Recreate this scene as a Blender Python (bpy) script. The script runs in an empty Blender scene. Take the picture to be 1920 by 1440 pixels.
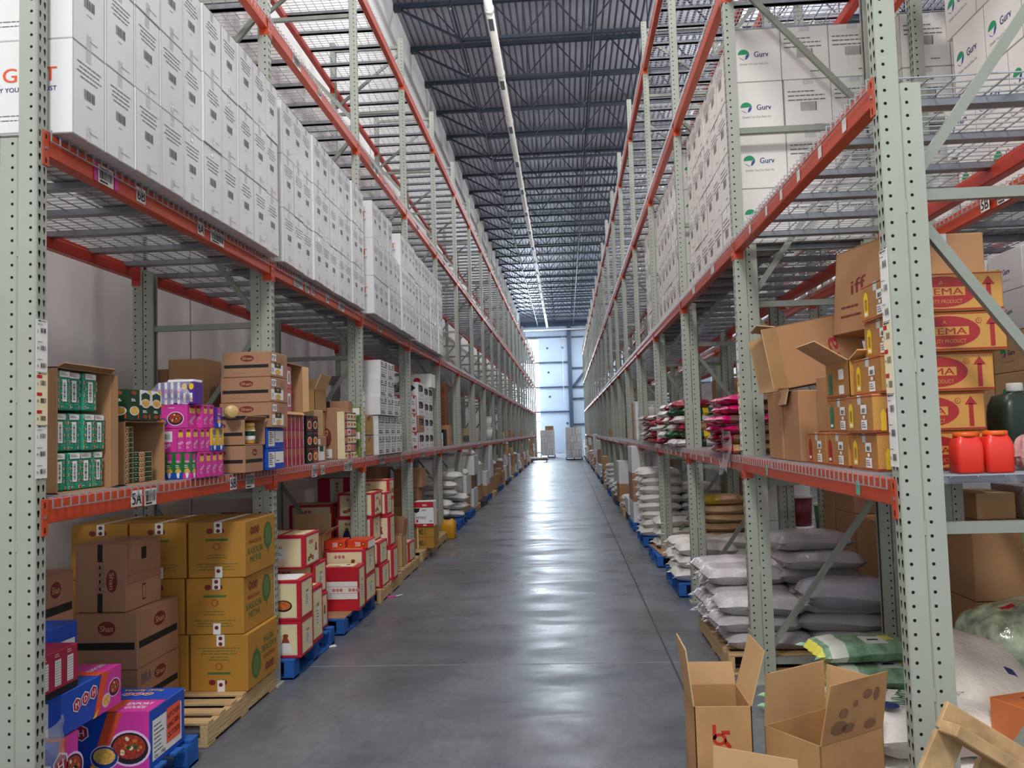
import bpy, math, random
from mathutils import Vector, Matrix
C = bpy.context.scene.collection
rnd = random.Random(7)
PI = math.pi

# ---------------------------------------------------------------- camera, world, lights, exposure
CAMZ = 1.77
F_PX, YAW, PITCH, ROLL = 1555.88, -0.0636, 0.0584, -0.0296
cd = bpy.data.cameras.new('camera'); cam = bpy.data.objects.new('camera', cd); C.objects.link(cam)
cd.sensor_fit = 'HORIZONTAL'; cd.sensor_width = 36.0; cd.lens = F_PX / 1920 * 36.0
cd.clip_start = 0.05; cd.clip_end = 200
_f = Vector((math.sin(YAW) * math.cos(PITCH), math.cos(YAW) * math.cos(PITCH), math.sin(PITCH)))
_r0 = Vector((math.cos(YAW), -math.sin(YAW), 0)); _u0 = _r0.cross(_f)
_r = math.cos(ROLL) * _r0 + math.sin(ROLL) * _u0
_u = -math.sin(ROLL) * _r0 + math.cos(ROLL) * _u0
cam.matrix_world = Matrix(((_r.x, _u.x, -_f.x, 0), (_r.y, _u.y, -_f.y, 0), (_r.z, _u.z, -_f.z, CAMZ), (0, 0, 0, 1)))
bpy.context.scene.camera = cam
sc = bpy.context.scene
sc.view_settings.view_transform = 'Standard'; sc.view_settings.look = 'None'
sc.view_settings.gamma = 1; sc.view_settings.use_curve_mapping = False
sc.view_settings.exposure = 0.42
try:
    sc.cycles.max_bounces = 6; sc.cycles.diffuse_bounces = 3; sc.cycles.glossy_bounces = 3
    sc.cycles.transparent_max_bounces = 8; sc.cycles.caustics_reflective = False; sc.cycles.caustics_refractive = False
    sc.cycles.use_denoising = True
    sc.cycles.sample_clamp_indirect = 6
except Exception:
    pass
w = bpy.data.worlds.new('world'); sc.world = w; w.use_nodes = True
w.node_tree.nodes['Background'].inputs[0].default_value = (0.86, 0.92, 1.0, 1)
w.node_tree.nodes['Background'].inputs[1].default_value = 0.75

def area(name, loc, rot, sx, sy, power, col=(1, 1, 1)):
    l = bpy.data.lights.new(name, 'AREA'); l.shape = 'RECTANGLE'; l.size = sx; l.size_y = sy
    l.energy = power; l.color = col
    o = bpy.data.objects.new(name, l); C.objects.link(o); o.location = loc; o.rotation_euler = rot
    return o
def bulb(loc, power, r=.35, col=(1, .98, .95)):
    l = bpy.data.lights.new('bay_light', 'POINT'); l.energy = power; l.shadow_soft_size = r; l.color = col
    o = bpy.data.objects.new('bay_light', l); C.objects.link(o); o.location = loc; return o
bulb((-.4, -2.2, 7.6), 1100, .6)
bulb((-.4, 5.5, 9.4), 430, .5)
bulb((-.4, 13.2, 10.0), 330, .4, (.98, .99, 1))
for yy in (8.0, 20.0, 32.0, 44.0, 56.0): bulb((5.25, yy, 9.6), 620, .3, (.96, .98, 1))
area('daylight_and_fill', (-2.6, 67.7, 5.0), (-PI / 2, 0, 0), 1.0, 8.6, 1000, (.74, .87, 1))
area('daylight_and_fill', (1.0, 62.0, 10.2), (0, 0, 0), 7.0, 5.0, 650, (.72, .86, 1))  # added overhead fill that brightens the end wall and far floor
area('far_aisle_fill', (-0.45, 40.0, 10.2), (0, 0, 0), .8, 26.0, 420, (.86, .93, 1))  # added fill strip for the far aisle, not an opening in the roof

# ---------------------------------------------------------------- materials
MATS = {}
def lin(c):
    return tuple((v / 12.92 if v <= .04045 else ((v + .055) / 1.055) ** 2.4) for v in [q / 255 for q in c])
def mat(name, rgb, rough=.6, metal=0., var=.06, scale=6., bump=0., spec=.5, trans=0., alpha=1., stretch=None):
    if name in MATS: return MATS[name]
    m = bpy.data.materials.new(name); m.use_nodes = True; MATS[name] = m
    nt = m.node_tree; b = nt.nodes['Principled BSDF']
    c = lin(rgb)
    b.inputs['Roughness'].default_value = rough; b.inputs['Metallic'].default_value = metal
    b.inputs['Specular IOR Level'].default_value = spec
    tc = nt.nodes.new('ShaderNodeTexCoord'); n = nt.nodes.new('ShaderNodeTexNoise')
    mp = nt.nodes.new('ShaderNodeMapping'); mp.inputs['Scale'].default_value = stretch or (1, 1, 1)
    n.inputs['Scale'].default_value = scale; n.inputs['Detail'].default_value = 4
    nt.links.new(tc.outputs['Object'], mp.inputs[0]); nt.links.new(mp.outputs[0], n.inputs['Vector'])
    r = nt.nodes.new('ShaderNodeValToRGB')
    r.color_ramp.elements[0].position = .3; r.color_ramp.elements[1].position = .7
    r.color_ramp.elements[0].color = tuple(max(0, v * (1 - var)) for v in c) + (1,)
    r.color_ramp.elements[1].color = tuple(min(1, v * (1 + var)) for v in c) + (1,)
    nt.links.new(n.outputs['Fac'], r.inputs[0]); nt.links.new(r.outputs[0], b.inputs['Base Color'])
    if bump:
        bp = nt.nodes.new('ShaderNodeBump'); bp.inputs['Strength'].default_value = bump; bp.inputs['Distance'].default_value = .02
        nt.links.new(n.outputs['Fac'], bp.inputs['Height']); nt.links.new(bp.outputs[0], b.inputs['Normal'])
    if alpha < 1: b.inputs['Alpha'].default_value = alpha
    return m
def emis(name, rgb, s):
    if name in MATS: return MATS[name]
    m = bpy.data.materials.new(name); m.use_nodes = True; MATS[name] = m
    b = m.node_tree.nodes['Principled BSDF']; c = lin(rgb)
    b.inputs['Base Color'].default_value = c + (1,); b.inputs['Emission Color'].default_value = c + (1,)
    b.inputs['Emission Strength'].default_value = s
    return m
STEEL = mat('grey_green_paint', (163, 169, 157), .42, 0, .05, 3)
STEEL2 = mat('grey_paint', (142, 148, 138), .42, 0, .05, 3)
ORANGE = mat('orange_paint', (204, 76, 42), .38, 0, .10, 2.5)
REDO = mat('red_orange_paint', (200, 62, 44), .42, 0, .10, 2.5)
GALV = mat('galvanised', (150, 153, 160), .38, .55, .12, 14)
WIRE = mat('zinc_wire', (176, 178, 182), .35, .5, .05, 9)
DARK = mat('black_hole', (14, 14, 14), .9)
BLACKP = mat('black_print', (22, 22, 24), .7)
GREYP = mat('grey_print', (112, 112, 116), .7)
PAPER = mat('paper', (238, 237, 232), .6, 0, .03)
WBOX = mat('white_carton', (226, 226, 226), .5, 0, .025, 2)
WBOX2 = mat('white_carton_warm', (232, 229, 224), .5, 0, .03, 2)
SEAM = mat('seam', (120, 118, 116), .9)
TAPE = mat('clear_tape', (205, 205, 206), .12, 0, .05, 30, .25)
KRAFT = mat('kraft_board', (176, 132, 92), .75, 0, .07, 4)
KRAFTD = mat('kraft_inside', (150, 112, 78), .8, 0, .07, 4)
KRAFTL = mat('kraft_light', (200, 162, 116), .75, 0, .07, 4)
SHANB = mat('brown_carton', (171, 128, 98), .7, 0, .05, 3)
GOLD = mat('ochre_carton', (183, 132, 48), .6, 0, .08, 3)
MAROON = mat('maroon_print', (120, 38, 40), .6)
CREAM = mat('cream_print', (238, 224, 176), .55, 0, .05)
REDB = mat('red_carton', (196, 28, 44), .5, 0, .08, 4)
GREENP = mat('green_print', (70, 108, 58), .7)
NAVY = mat('navy_print', (34, 44, 110), .6)
BLUEB = mat('blue_carton', (18, 78, 186), .45, 0, .05)
PINKB = mat('magenta_carton', (214, 60, 160), .45, 0, .06)
ORNG = mat('orange_print', (228, 84, 48), .5)
YELL = mat('yellow_print', (240, 202, 44), .5)
TEAL = mat('teal_carton', (34, 146, 118), .4, 0, .06)
DGREEN = mat('dark_green_carton', (22, 66, 40), .4, 0, .05)
WHITE = mat('white_print', (244, 244, 242), .5, 0, .01)
RUST = mat('brown_print', (150, 62, 40), .6, 0, .2, 60)
CURRY = mat('curry_print', (206, 110, 50), .6, 0, .45, 60)
RICE = mat('rice_print', (226, 178, 84), .6, 0, .3, 70)
BLUEPAL = mat('blue_pallet_paint', (28, 92, 170), .7, 0, .18, 9)
WOOD = mat('pallet_wood', (196, 164, 118), .8, 0, .16, 5, .3, stretch=(1, 12, 12))
WOODX = mat('pallet_wood_cross', (200, 170, 124), .8, 0, .16, 5, .3, stretch=(12, 1, 12))
FILM = mat('clear_film', (235, 238, 242), .08, 0, .02, 20, .5, alpha=.28)
BAGW = mat('white_woven_bag', (212, 210, 208), .5, 0, .05, 60, .25)
BAGP = mat('pale_plastic_bag', (226, 222, 220), .3, 0, .05, 20, .3)

# ---------------------------------------------------------------- mesh builder
_glyph = {}
def glyph(s):
    if s not in _glyph:
        c = bpy.data.curves.new('t', 'FONT'); c.body = s; c.size = 1; c.resolution_u = 3
        o = bpy.data.objects.new('t', c); m = bpy.data.meshes.new_from_object(o)
        vs = [v.co.copy() for v in m.vertices]; fs = [tuple(p.vertices) for p in m.polygons]
        x0 = min([v.x for v in vs] or [0]); x1 = max([v.x for v in vs] or [1]); y1 = max([v.y for v in vs] or [1]); y0 = min([v.y for v in vs] or [0])
        _glyph[s] = (vs, fs, x0, x1, y0, y1)
        bpy.data.objects.remove(o); bpy.data.curves.remove(c); bpy.data.meshes.remove(m)
    return _glyph[s]

class MB:
    def __init__(s):
        s.v = []; s.f = []; s.m = []; s.mats = []; s.sm = []
    def mi(s, m):
        if m not in s.mats: s.mats.append(m)
        return s.mats.index(m)
    def poly(s, pts, m, smooth=False):
        n = len(s.v); s.v += [tuple(p) for p in pts]; s.f.append(tuple(range(n, n + len(pts)))); s.m.append(s.mi(m)); s.sm.append(smooth)
    def mesh(s, vs, fs, m, smooth=False):
        n = len(s.v); k = s.mi(m); s.v += [tuple(p) for p in vs]
        for f in fs: s.f.append(tuple(i + n for i in f)); s.m.append(k); s.sm.append(smooth)
    def box(s, x0, x1, y0, y1, z0, z1, m, T=None, c=0., jit=0.):
        if c > 0:
            vs = []; fs = []
            # chamfered box: three verts per corner
            P = {}
            for ix, x in enumerate((x0, x1)):
                for iy, y in enumerate((y0, y1)):
                    for iz, z in enumerate((z0, z1)):
                        sx, sy, sz = (1, -1)[ix], (1, -1)[iy], (1, -1)[iz]
                        P[ix, iy, iz] = len(vs)
                        vs += [(x, y + sy * c, z + sz * c), (x + sx * c, y, z + sz * c), (x + sx * c, y + sy * c, z)]
            g = lambda a, k: P[a] + k
            for ix in (0, 1):
                q = [g((ix, 0, 0), 0), g((ix, 1, 0), 0), g((ix, 1, 1), 0), g((ix, 0, 1), 0)]; fs.append(q if ix else q[::-1])
            for iy in (0, 1):
                q = [g((0, iy, 0), 1), g((0, iy, 1), 1), g((1, iy, 1), 1), g((1, iy, 0), 1)]; fs.append(q if iy else q[::-1])
            for iz in (0, 1):
                q = [g((0, 0, iz), 2), g((1, 0, iz), 2), g((1, 1, iz), 2), g((0, 1, iz), 2)]; fs.append(q if iz else q[::-1])
            for a in (0, 1):
                for b in (0, 1):
                    fs.append([g((0, a, b), 1), g((1, a, b), 1), g((1, a, b), 2), g((0, a, b), 2)])
                    fs.append([g((a, 0, b), 0), g((a, 1, b), 0), g((a, 1, b), 2), g((a, 0, b), 2)])
                    fs.append([g((a, b, 0), 0), g((a, b, 1), 0), g((a, b, 1), 1), g((a, b, 0), 1)])
            for k in P.values(): fs.append([k, k + 1, k + 2])
        else:
            vs = [(x, y, z) for x in (x0, x1) for y in (y0, y1) for z in (z0, z1)]
            fs = [(0, 1, 3, 2), (4, 6, 7, 5), (0, 4, 5, 1), (2, 3, 7, 6), (0, 2, 6, 4), (1, 5, 7, 3)]
        if T is not None: vs = [T @ Vector(p) for p in vs]
        s.mesh(vs, fs, m)
    def bar(s, a, b, wd, ht, m, up=(0, 0, 1)):
        a = Vector(a); b = Vector(b); d = (b - a); L = d.length; d.normalize(); up = Vector(up)
        x = d.cross(up)
        if x.length < 1e-5: x = d.cross(Vector((1, 0, 0)))
        x.normalize(); z = x.cross(d); T = Matrix((( x.x, d.x, z.x, a.x), (x.y, d.y, z.y, a.y), (x.z, d.z, z.z, a.z), (0, 0, 0, 1)))
        s.box(-wd / 2, wd / 2, 0, L, -ht / 2, ht / 2, m, T)
    def tube(s, pts, r, m, n=6, caps=True):
        pts = [Vector(p) for p in pts]; rings = []; vs = []; fs = []
        pu = None
        for i, p in enumerate(pts):
            d = (pts[min(i + 1, len(pts) - 1)] - pts[max(i - 1, 0)]).normalized()
            if pu is None: pu = d.orthogonal().normalized()
            pu = (pu - d * pu.dot(d)).normalized(); pv = d.cross(pu)
            rr = r[i] if isinstance(r, (list, tuple)) else r
            for k in range(n):
                t = 2 * PI * k / n; vs.append(p + (pu * math.cos(t) + pv * math.sin(t)) * rr)
        for i in range(len(pts) - 1):
            for k in range(n): fs.append((i * n + k, i * n + (k + 1) % n, (i + 1) * n + (k + 1) % n, (i + 1) * n + k))
        if caps: fs.append(tuple(range(n))[::-1]); fs.append(tuple(range((len(pts) - 1) * n, len(pts) * n)))
        s.mesh(vs, fs, m, True)
    def lathe(s, prof, m, n=20, o=(0, 0, 0)):
        vs = []; fs = []
        for (r, z) in prof:
            for k in range(n): vs.append((o[0] + r * math.cos(2 * PI * k / n), o[1] + r * math.sin(2 * PI * k / n), o[2] + z))
        for i in range(len(prof) - 1):
            for k in range(n): fs.append((i * n + k, i * n + (k + 1) % n, (i + 1) * n + (k + 1) % n, (i + 1) * n + k))
        fs.append(tuple(range(n))[::-1]); fs.append(tuple(range((len(prof) - 1) * n, len(prof) * n)))
        s.mesh(vs, fs, m, True)
    def build(s, name, parent=None, loc=None, rz=None):
        me = bpy.data.meshes.new(name); me.from_pydata(s.v, [], s.f); me.update()
        for m in s.mats: me.materials.append(m)
        me.polygons.foreach_set('material_index', s.m); me.polygons.foreach_set('use_smooth', s.sm)
        o = bpy.data.objects.new(name, me); C.objects.link(o)
        if parent: o.parent = parent
        if loc: o.location = loc
        if rz is not None: o.rotation_euler = (0, 0, rz)
        return o

class Face:
    """a flat printing surface: origin at its lower left as seen from outside, u to the right, v up"""
    def __init__(s, mb, o, u, v, W, H):
        s.mb = mb; s.o = Vector(o); s.u = Vector(u).normalized(); s.v = Vector(v).normalized(); s.n = s.u.cross(s.v); s.W = W; s.H = H
    def P(s, a, b, k=1): return s.o + s.u * a + s.v * b + s.n * (.0007 * k)
    def rect(s, a0, b0, a1, b1, m, k=1): s.mb.poly([s.P(a0, b0, k), s.P(a1, b0, k), s.P(a1, b1, k), s.P(a0, b1, k)], m)
    def rel(s, a0, b0, a1, b1, m, k=1): s.rect(a0 * s.W, b0 * s.H, a1 * s.W, b1 * s.H, m, k)
    def pol(s, pts, m, k=1): s.mb.poly([s.P(a, b, k) for a, b in pts], m)
    def ell(s, a, b, ra, rb, m, k=1, n=22, rot=0):
        cr, sr = math.cos(rot), math.sin(rot)
        s.pol([(a + ra * math.cos(2 * PI * i / n) * cr - rb * math.sin(2 * PI * i / n) * sr, b + ra * math.cos(2 * PI * i / n) * sr + rb * math.sin(2 * PI * i / n) * cr) for i in range(n)], m, k)
    def hexa(s, a, b, ra, rb, m, k=1):
        s.pol([(a + ra * math.cos(PI / 3 * i + PI / 6), b + rb * math.sin(PI / 3 * i + PI / 6)) for i in range(6)], m, k)
    def txt(s, t, a, b, h, m, w=None, rot=0., k=2, al='c'):
        vs, fs, x0, x1, y0, y1 = glyph(t); sc_ = h / .70; tw = (x1 - x0) * sc_; sx = sc_ if w is None else sc_ * w / tw
        ox = -(x0 + x1) / 2 if al == 'c' else -x0
        cr, sr = math.cos(rot), math.sin(rot); out = []
        for e in ((-.018, .018) if h > .018 else (0,)):
            out = []
            for v in vs:
                p = (v.x + ox) * sx + e * h; q = (v.y - .35) * sc_
                out.append(s.P(a + p * cr - q * sr, b + p * sr + q * cr, k + e))
            s.mb.mesh(out, fs, m)
    def bars(s, a, b, w_, h, m=None, n=17, k=2, vert=False):
        m = m or BLACKP; r = random.Random(int(a * 1000) + int(b * 999)); x = 0
        for i in range(n):
            t = r.choice((.35, .35, .7)) / n
            if vert: s.rect(a, b + x * h, a + w_, b + (x + t) * h, m, k)
            else: s.rect(a + x * w_, b, a + (x + t) * w_, b + h, m, k)
            x += 1 / n
    def lines(s, a, b, w_, n, dh, m=None, k=2, th=None, cen=False, seed=1):
        m = m or BLACKP; r = random.Random(seed)
        for i in range(n):
            ww = w_ * r.uniform(.55, 1); x0 = a + ((w_ - ww) / 2 if cen else 0); th_ = th or dh * .42; y = b - i * dh; x = 0
            while x < ww:
                q = min(r.uniform(.06, .2) * w_, ww - x); s.rect(x0 + x, y, x0 + x + q, y + th_, m, k); x += q + .02 * w_
    def mdh(s, a, b, h, m=None, w_=None, k=2, bg=None, rot=0., gap=1.15):
        """three hexagons with letters M D H"""
        m = m or MAROON; bg = bg or WHITE; cr, sr = math.cos(rot), math.sin(rot)
        for i, ch in enumerate('MDH'):
            da = (i - 1) * h * gap; x = a + da * cr; y = b + da * sr
            s.ell(x, y, h * .62, h * .62, bg, k, 6, rot + PI / 6); s.ell(x, y, h * .52, h * .52, m, k + 1, 6, rot + PI / 6)
            s.txt(ch, x, y, h * .5, bg, None, rot, k + 2)
    def shan(s, a, b, ra, rb, rot=0., k=1):
        s.ell(a, b, ra, rb, MAROON, k, 24, rot); s.txt('Shan', a, b, rb * .85, KRAFTL, ra * 1.45, rot, k + 1)

def faces(mb, x0, x1, y0, y1, z0, z1):
    return {'S': Face(mb, (x0, y0, z0), (1, 0, 0), (0, 0, 1), x1 - x0, z1 - z0),
            'E': Face(mb, (x1, y0, z0), (0, 1, 0), (0, 0, 1), y1 - y0, z1 - z0),
            'W': Face(mb, (x0, y1, z0), (0, -1, 0), (0, 0, 1), y1 - y0, z1 - z0),
            'N': Face(mb, (x1, y1, z0), (-1, 0, 0), (0, 0, 1), x1 - x0, z1 - z0),
            'T': Face(mb, (x0, y0, z1), (1, 0, 0), (0, 1, 0), x1 - x0, y1 - y0)}
def tag(o, label=None, cat=None, group=None, kind=None):
    if label: o['label'] = label
    if cat: o['category'] = cat
    if group: o['group'] = group
    if kind: o['kind'] = kind
    return o
def empty(name, loc, label, cat, group=None, rz=0):
    o = bpy.data.objects.new(name, None); C.objects.link(o); o.location = loc; o.rotation_euler = (0, 0, rz); o.empty_display_size = .1
    return tag(o, label, cat, group)
def copy_tree(o, parent=None):
    c = o.copy(); C.objects.link(c)
    if parent: c.parent = parent
    for ch in list(o.children): copy_tree(ch, c)
    return c
def struct(o):
    o['kind'] = 'structure'; return o
# ---------------------------------------------------------------- building shell
WALLX = -3.52; YN = -6.0; YE = 68.0; CEIL = 11.35; XE = 16.0
def noise_mat(name, c0, c1, scale, rough, r2=None, bump=0., stretch=(1, 1, 1), pos=(.35, .65)):
    m = bpy.data.materials.new(name); m.use_nodes = True; nt = m.node_tree; b = nt.nodes['Principled BSDF']
    tc = nt.nodes.new('ShaderNodeTexCoord'); mp = nt.nodes.new('ShaderNodeMapping'); mp.inputs['Scale'].default_value = stretch
    n = nt.nodes.new('ShaderNodeTexNoise'); n.inputs['Scale'].default_value = scale; n.inputs['Detail'].default_value = 8; n.inputs['Roughness'].default_value = .6
    nt.links.new(tc.outputs['Object'], mp.inputs[0]); nt.links.new(mp.outputs[0], n.inputs['Vector'])
    r = nt.nodes.new('ShaderNodeValToRGB'); r.color_ramp.elements[0].color = lin(c0) + (1,); r.color_ramp.elements[1].color = lin(c1) + (1,)
    r.color_ramp.elements[0].position, r.color_ramp.elements[1].position = pos
    nt.links.new(n.outputs['Fac'], r.inputs[0]); nt.links.new(r.outputs[0], b.inputs['Base Color'])
    b.inputs['Roughness'].default_value = rough
    if r2 is not None:
        n2 = nt.nodes.new('ShaderNodeTexNoise'); n2.inputs['Scale'].default_value = scale * 1.7; n2.inputs['Detail'].default_value = 2
        nt.links.new(mp.outputs[0], n2.inputs['Vector'])
        mr = nt.nodes.new('ShaderNodeMapRange'); mr.inputs[1].default_value = .2; mr.inputs[2].default_value = .8; mr.inputs[3].default_value = rough; mr.inputs[4].default_value = r2
        nt.links.new(n2.outputs['Fac'], mr.inputs[0]); nt.links.new(mr.outputs[0], b.inputs['Roughness'])
    if bump:
        bp = nt.nodes.new('ShaderNodeBump'); bp.inputs['Strength'].default_value = bump; bp.inputs['Distance'].default_value = .01
        nt.links.new(n.outputs['Fac'], bp.inputs['Height']); nt.links.new(bp.outputs[0], b.inputs['Normal'])
    return m
FLOORM = bpy.data.materials.new('sealed_concrete'); FLOORM.use_nodes = True
def floor_nodes(m):
    nt = m.node_tree; b = nt.nodes['Principled BSDF']; tc = nt.nodes.new('ShaderNodeTexCoord')
    def nz(sc_, st, det=5, dist=0.):
        mp = nt.nodes.new('ShaderNodeMapping'); mp.inputs['Scale'].default_value = st; n = nt.nodes.new('ShaderNodeTexNoise')
        n.inputs['Scale'].default_value = sc_; n.inputs['Detail'].default_value = det; n.inputs['Distortion'].default_value = dist
        nt.links.new(tc.outputs['Object'], mp.inputs[0]); nt.links.new(mp.outputs[0], n.inputs['Vector']); return n
    def ramp(src, c0, c1, p0, p1):
        r = nt.nodes.new('ShaderNodeValToRGB'); r.color_ramp.elements[0].color = c0; r.color_ramp.elements[1].color = c1; r.color_ramp.elements[0].position = p0; r.color_ramp.elements[1].position = p1
        nt.links.new(src.outputs['Fac'], r.inputs[0]); return r
    L = lambda c: lin(c) + (1,)
    a = ramp(nz(1.1, (1, .6, 1), 7, .6), L((82, 86, 94)), L((122, 126, 132)), .3, .72)
    k = ramp(nz(.45, (1, .8, 1), 4), (0, 0, 0, 1), (1, 1, 1, 1), .5, .75)
    mx = nt.nodes.new('ShaderNodeMixRGB'); mx.inputs[2].default_value = L((98, 88, 90)); nt.links.new(k.outputs[0], mx.inputs[0]); nt.links.new(a.outputs[0], mx.inputs[1])
    f = ramp(nz(22, (1, .4, 1), 6), (.86, .86, .86, 1), (1.1, 1.1, 1.1, 1), .3, .7)
    m2 = nt.nodes.new('ShaderNodeMixRGB'); m2.blend_type = 'MULTIPLY'; m2.inputs[0].default_value = 1; nt.links.new(mx.outputs[0], m2.inputs[1]); nt.links.new(f.outputs[0], m2.inputs[2]); nt.links.new(m2.outputs[0], b.inputs['Base Color'])
    r = ramp(nz(1.6, (.7, 1.6, 1), 6, .8), (.22, .22, .22, 1), (.46, .46, .46, 1), .32, .68); nt.links.new(r.outputs[0], b.inputs['Roughness'])
    bp = nt.nodes.new('ShaderNodeBump'); bp.inputs['Strength'].default_value = .12; bp.inputs['Distance'].default_value = .01; nn = nz(3.2, (.6, 1.5, 1), 4); nt.links.new(nn.outputs['Fac'], bp.inputs['Height']); nt.links.new(bp.outputs[0], b.inputs['Normal'])
floor_nodes(FLOORM)
JOINT = mat('saw_cut_joint', (66, 68, 74), .8)
JOINTL = mat('joint_filler_pale', (140, 142, 146), .6)
WALLM = noise_mat('painted_precast_wall', (222, 219, 217), (232, 229, 227), .7, .7)
DECKM = mat('steel_roof_deck', (150, 152, 162), .45, .25, .08, 1.2)
JOISTM = mat('dark_joist_paint', (30, 42, 56), .5, 0, .1, 3)
PANELM = mat('insulated_wall_panel', (176, 190, 206), .5, 0, .03, 1)
GIRTM = mat('grey_girt_steel', (52, 66, 88), .5)

mb = MB(); mb.box(WALLX - .1, XE, YN, YE + .3, -.15, 0, FLOORM); fl = struct(mb.build('floor'))
mb = MB()
for yj in (6.45, 11.03, 15.6, 20.2, 24.8, 29.4, 34, 38.6, 43.2, 47.8, 52.4, 57, 61.6): mb.box(WALLX, XE, yj - .006, yj + .006, 0, .0012, JOINTL)
mb.box(.73, .745, 3.0, YE, 0, .0015, JOINT)
struct(mb.build('trim_1'))
mb = MB(); mb.box(WALLX - .2, WALLX, YN, YE, 0, CEIL, WALLM)
for k in range(1, 9):
    mb.box(WALLX, WALLX + .004, k * 7.6 - .006, k * 7.6 + .006, 0, CEIL, SEAM)
struct(mb.build('wall_left'))
# corrugated roof deck, ribs running along the aisle
mb = MB(); x = WALLX; vs = []; fs = []; z0 = CEIL; pr = []
while x < XE:
    pr += [(x, z0), (x + .09, z0), (x + .105, z0 + .045), (x + .137, z0 + .045)]; x += .152
for (px, pz) in pr: vs += [(px, YN, pz), (px, YE, pz)]
for i in range(len(pr) - 1): fs.append((2 * i, 2 * i + 1, 2 * i + 3, 2 * i + 2))
mb.mesh(vs, fs, DECKM); struct(mb.build('ceiling'))
# open-web joists crossing the aisle
def joist():
    mb = MB(); zt = CEIL - .02; zb = CEIL - .93; L = XE - WALLX
    for sy in (-.035, .035): mb.box(0, L, sy - .022, sy + .022, zt - .075, zt, JOISTM)
    for sy in (-.03, .03): mb.box(1.45, L, sy - .02, sy + .02, zb, zb + .06, JOISTM)
    mb.bar((.05, 0, zt - .06), (1.5, 0, zb + .03), .05, .05, JOISTM)
    mb.bar((.8, 0, zt - .05), (1.5, 0, zb + .03), .025, .025, JOISTM)
    x = 1.5; up = True
    while x < L - .7:
        a = (x, 0, zb + .03 if up else zt - .05); b = (x + .68, 0, zt - .05 if up else zb + .03)
        mb.bar(a, b, .03, .03, JOISTM); x += .68; up = not up
        if up: mb.bar((x, 0, zb + .03), (x, 0, zt - .05), .02, .02, JOISTM)
    mb.box(-.01, .18, -.07, .07, zt - .14, zt - .07, JOISTM)
    return mb
root = empty('roof_joist', (WALLX, 3.4, 0), 'x', 'joist', 'roof joists over the aisle')
del root['label']
jm = joist().build('roof_joist'); bpy.data.objects.remove(root)
ordw = ['first', 'second', 'third', 'fourth', 'fifth', 'sixth', 'seventh', 'eighth', 'ninth', 'tenth', 'eleventh', 'twelfth', 'thirteenth', 'fourteenth', 'fifteenth', 'sixteenth', 'seventeenth', 'eighteenth', 'nineteenth', 'twentieth', 'twenty-first', 'twenty-second', 'twenty-third', 'twenty-fourth', 'twenty-fifth', 'twenty-sixth', 'twenty-seventh', 'twenty-eighth', 'twenty-ninth', 'thirtieth']
for k in range(25):
    o = jm if k == 0 else jm.copy()
    if k: C.objects.link(o)
    o.location = (WALLX, 17.75 + 2.05 * k, 0) if k < 24 else (WALLX, 15.7, 0)
    if k < 24: tag(o, 'dark open-web roof joist, %s from the top edge of the photo' % ordw[k], 'joist', 'roof joists over the aisle')
    else: tag(o, 'dark steel roof joist nearest the camera, just above the top edge of the view', 'joist', 'roof joists over the aisle')
# bridging angle, sprinkler lines
mb = MB(); mb.box(-2.05, -2.01, 12, YE, CEIL - .99, CEIL - .93, JOISTM)
for yy in range(16, 66, 3): mb.tube([(-2.03, yy, CEIL - 1.0), (-2.03, yy, CEIL - 1.1)], .015, JOISTM, 6); mb.tube([(-2.03, yy, CEIL - 1.1), (-2.03, yy, CEIL - 1.115)], .03, GALV, 6)
tag(mb.build('sprinkler_pipe'), 'thin dark sprinkler pipe under the joists near the left wall', 'pipe')
mb = MB(); mb.tube([(.85, 12, CEIL - .99), (.85, YE, CEIL - .99)], .025, JOISTM, 8)
for yy in range(15, 66, 3): mb.tube([(.85, yy + .4, CEIL - .99), (.85, yy + .4, CEIL - 1.1)], .015, JOISTM, 6)
tag(mb.build('sprinkler_pipe'), 'thin dark sprinkler pipe running along the right side of the aisle ceiling', 'pipe')
mb = MB(); WPIPE = mat('white_pipe_paint', (226, 224, 216), .45)
mb.tube([(-1.26, 8, CEIL - 1.12), (-1.26, 66.8, CEIL - 1.12)], .085, WPIPE, 12)
for yy in range(13, 66, 3):
    mb.tube([(-1.26, yy + .0, CEIL - 1.12), (-1.26, yy + .14, CEIL - 1.12)], .098, WPIPE, 12)
    mb.box(-1.31, -1.21, yy + .3, yy + .8, CEIL - 1.212, CEIL - 1.206, GREYP)
tag(mb.build('fire_main_pipe'), 'thick white fire main pipe hung under the ceiling joists along the aisle', 'pipe')
# end wall: panels, girts, column, bright tall window at the left
mb = MB()
WX0, WX1, WZ0, WZ1 = -3.15, -2.07, .1, 9.4
mb.box(WALLX, WX0, YE, YE + .2, 0, CEIL, PANELM); mb.box(WX1, XE, YE, YE + .2, 0, CEIL, PANELM)
mb.box(WX0, WX1, YE, YE + .2, WZ1, CEIL, PANELM); mb.box(WX0, WX1, YE, YE + .2, 0, WZ0, PANELM)
x = WX1
while x < 6: mb.box(x, x + .02, YE - .012, YE, 0, 9.3, PANELM); x += .14
struct(mb.build('wall_end'))
mb = MB()
for zz in (9.5, 7.4, 5.37, 3.36): mb.box(WX0, .45, YE - .16, YE - .06, zz - .06, zz + .06, GIRTM)
for zz in (9.45, 6.9, 5.35, 4.4, 2.3): mb.box(.5, XE, YE - .16, YE - .06, zz - .06, zz + .06, GIRTM)
mb.box(.3, .62, YE - .4, YE - .06, 0, 10.5, GIRTM)
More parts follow.
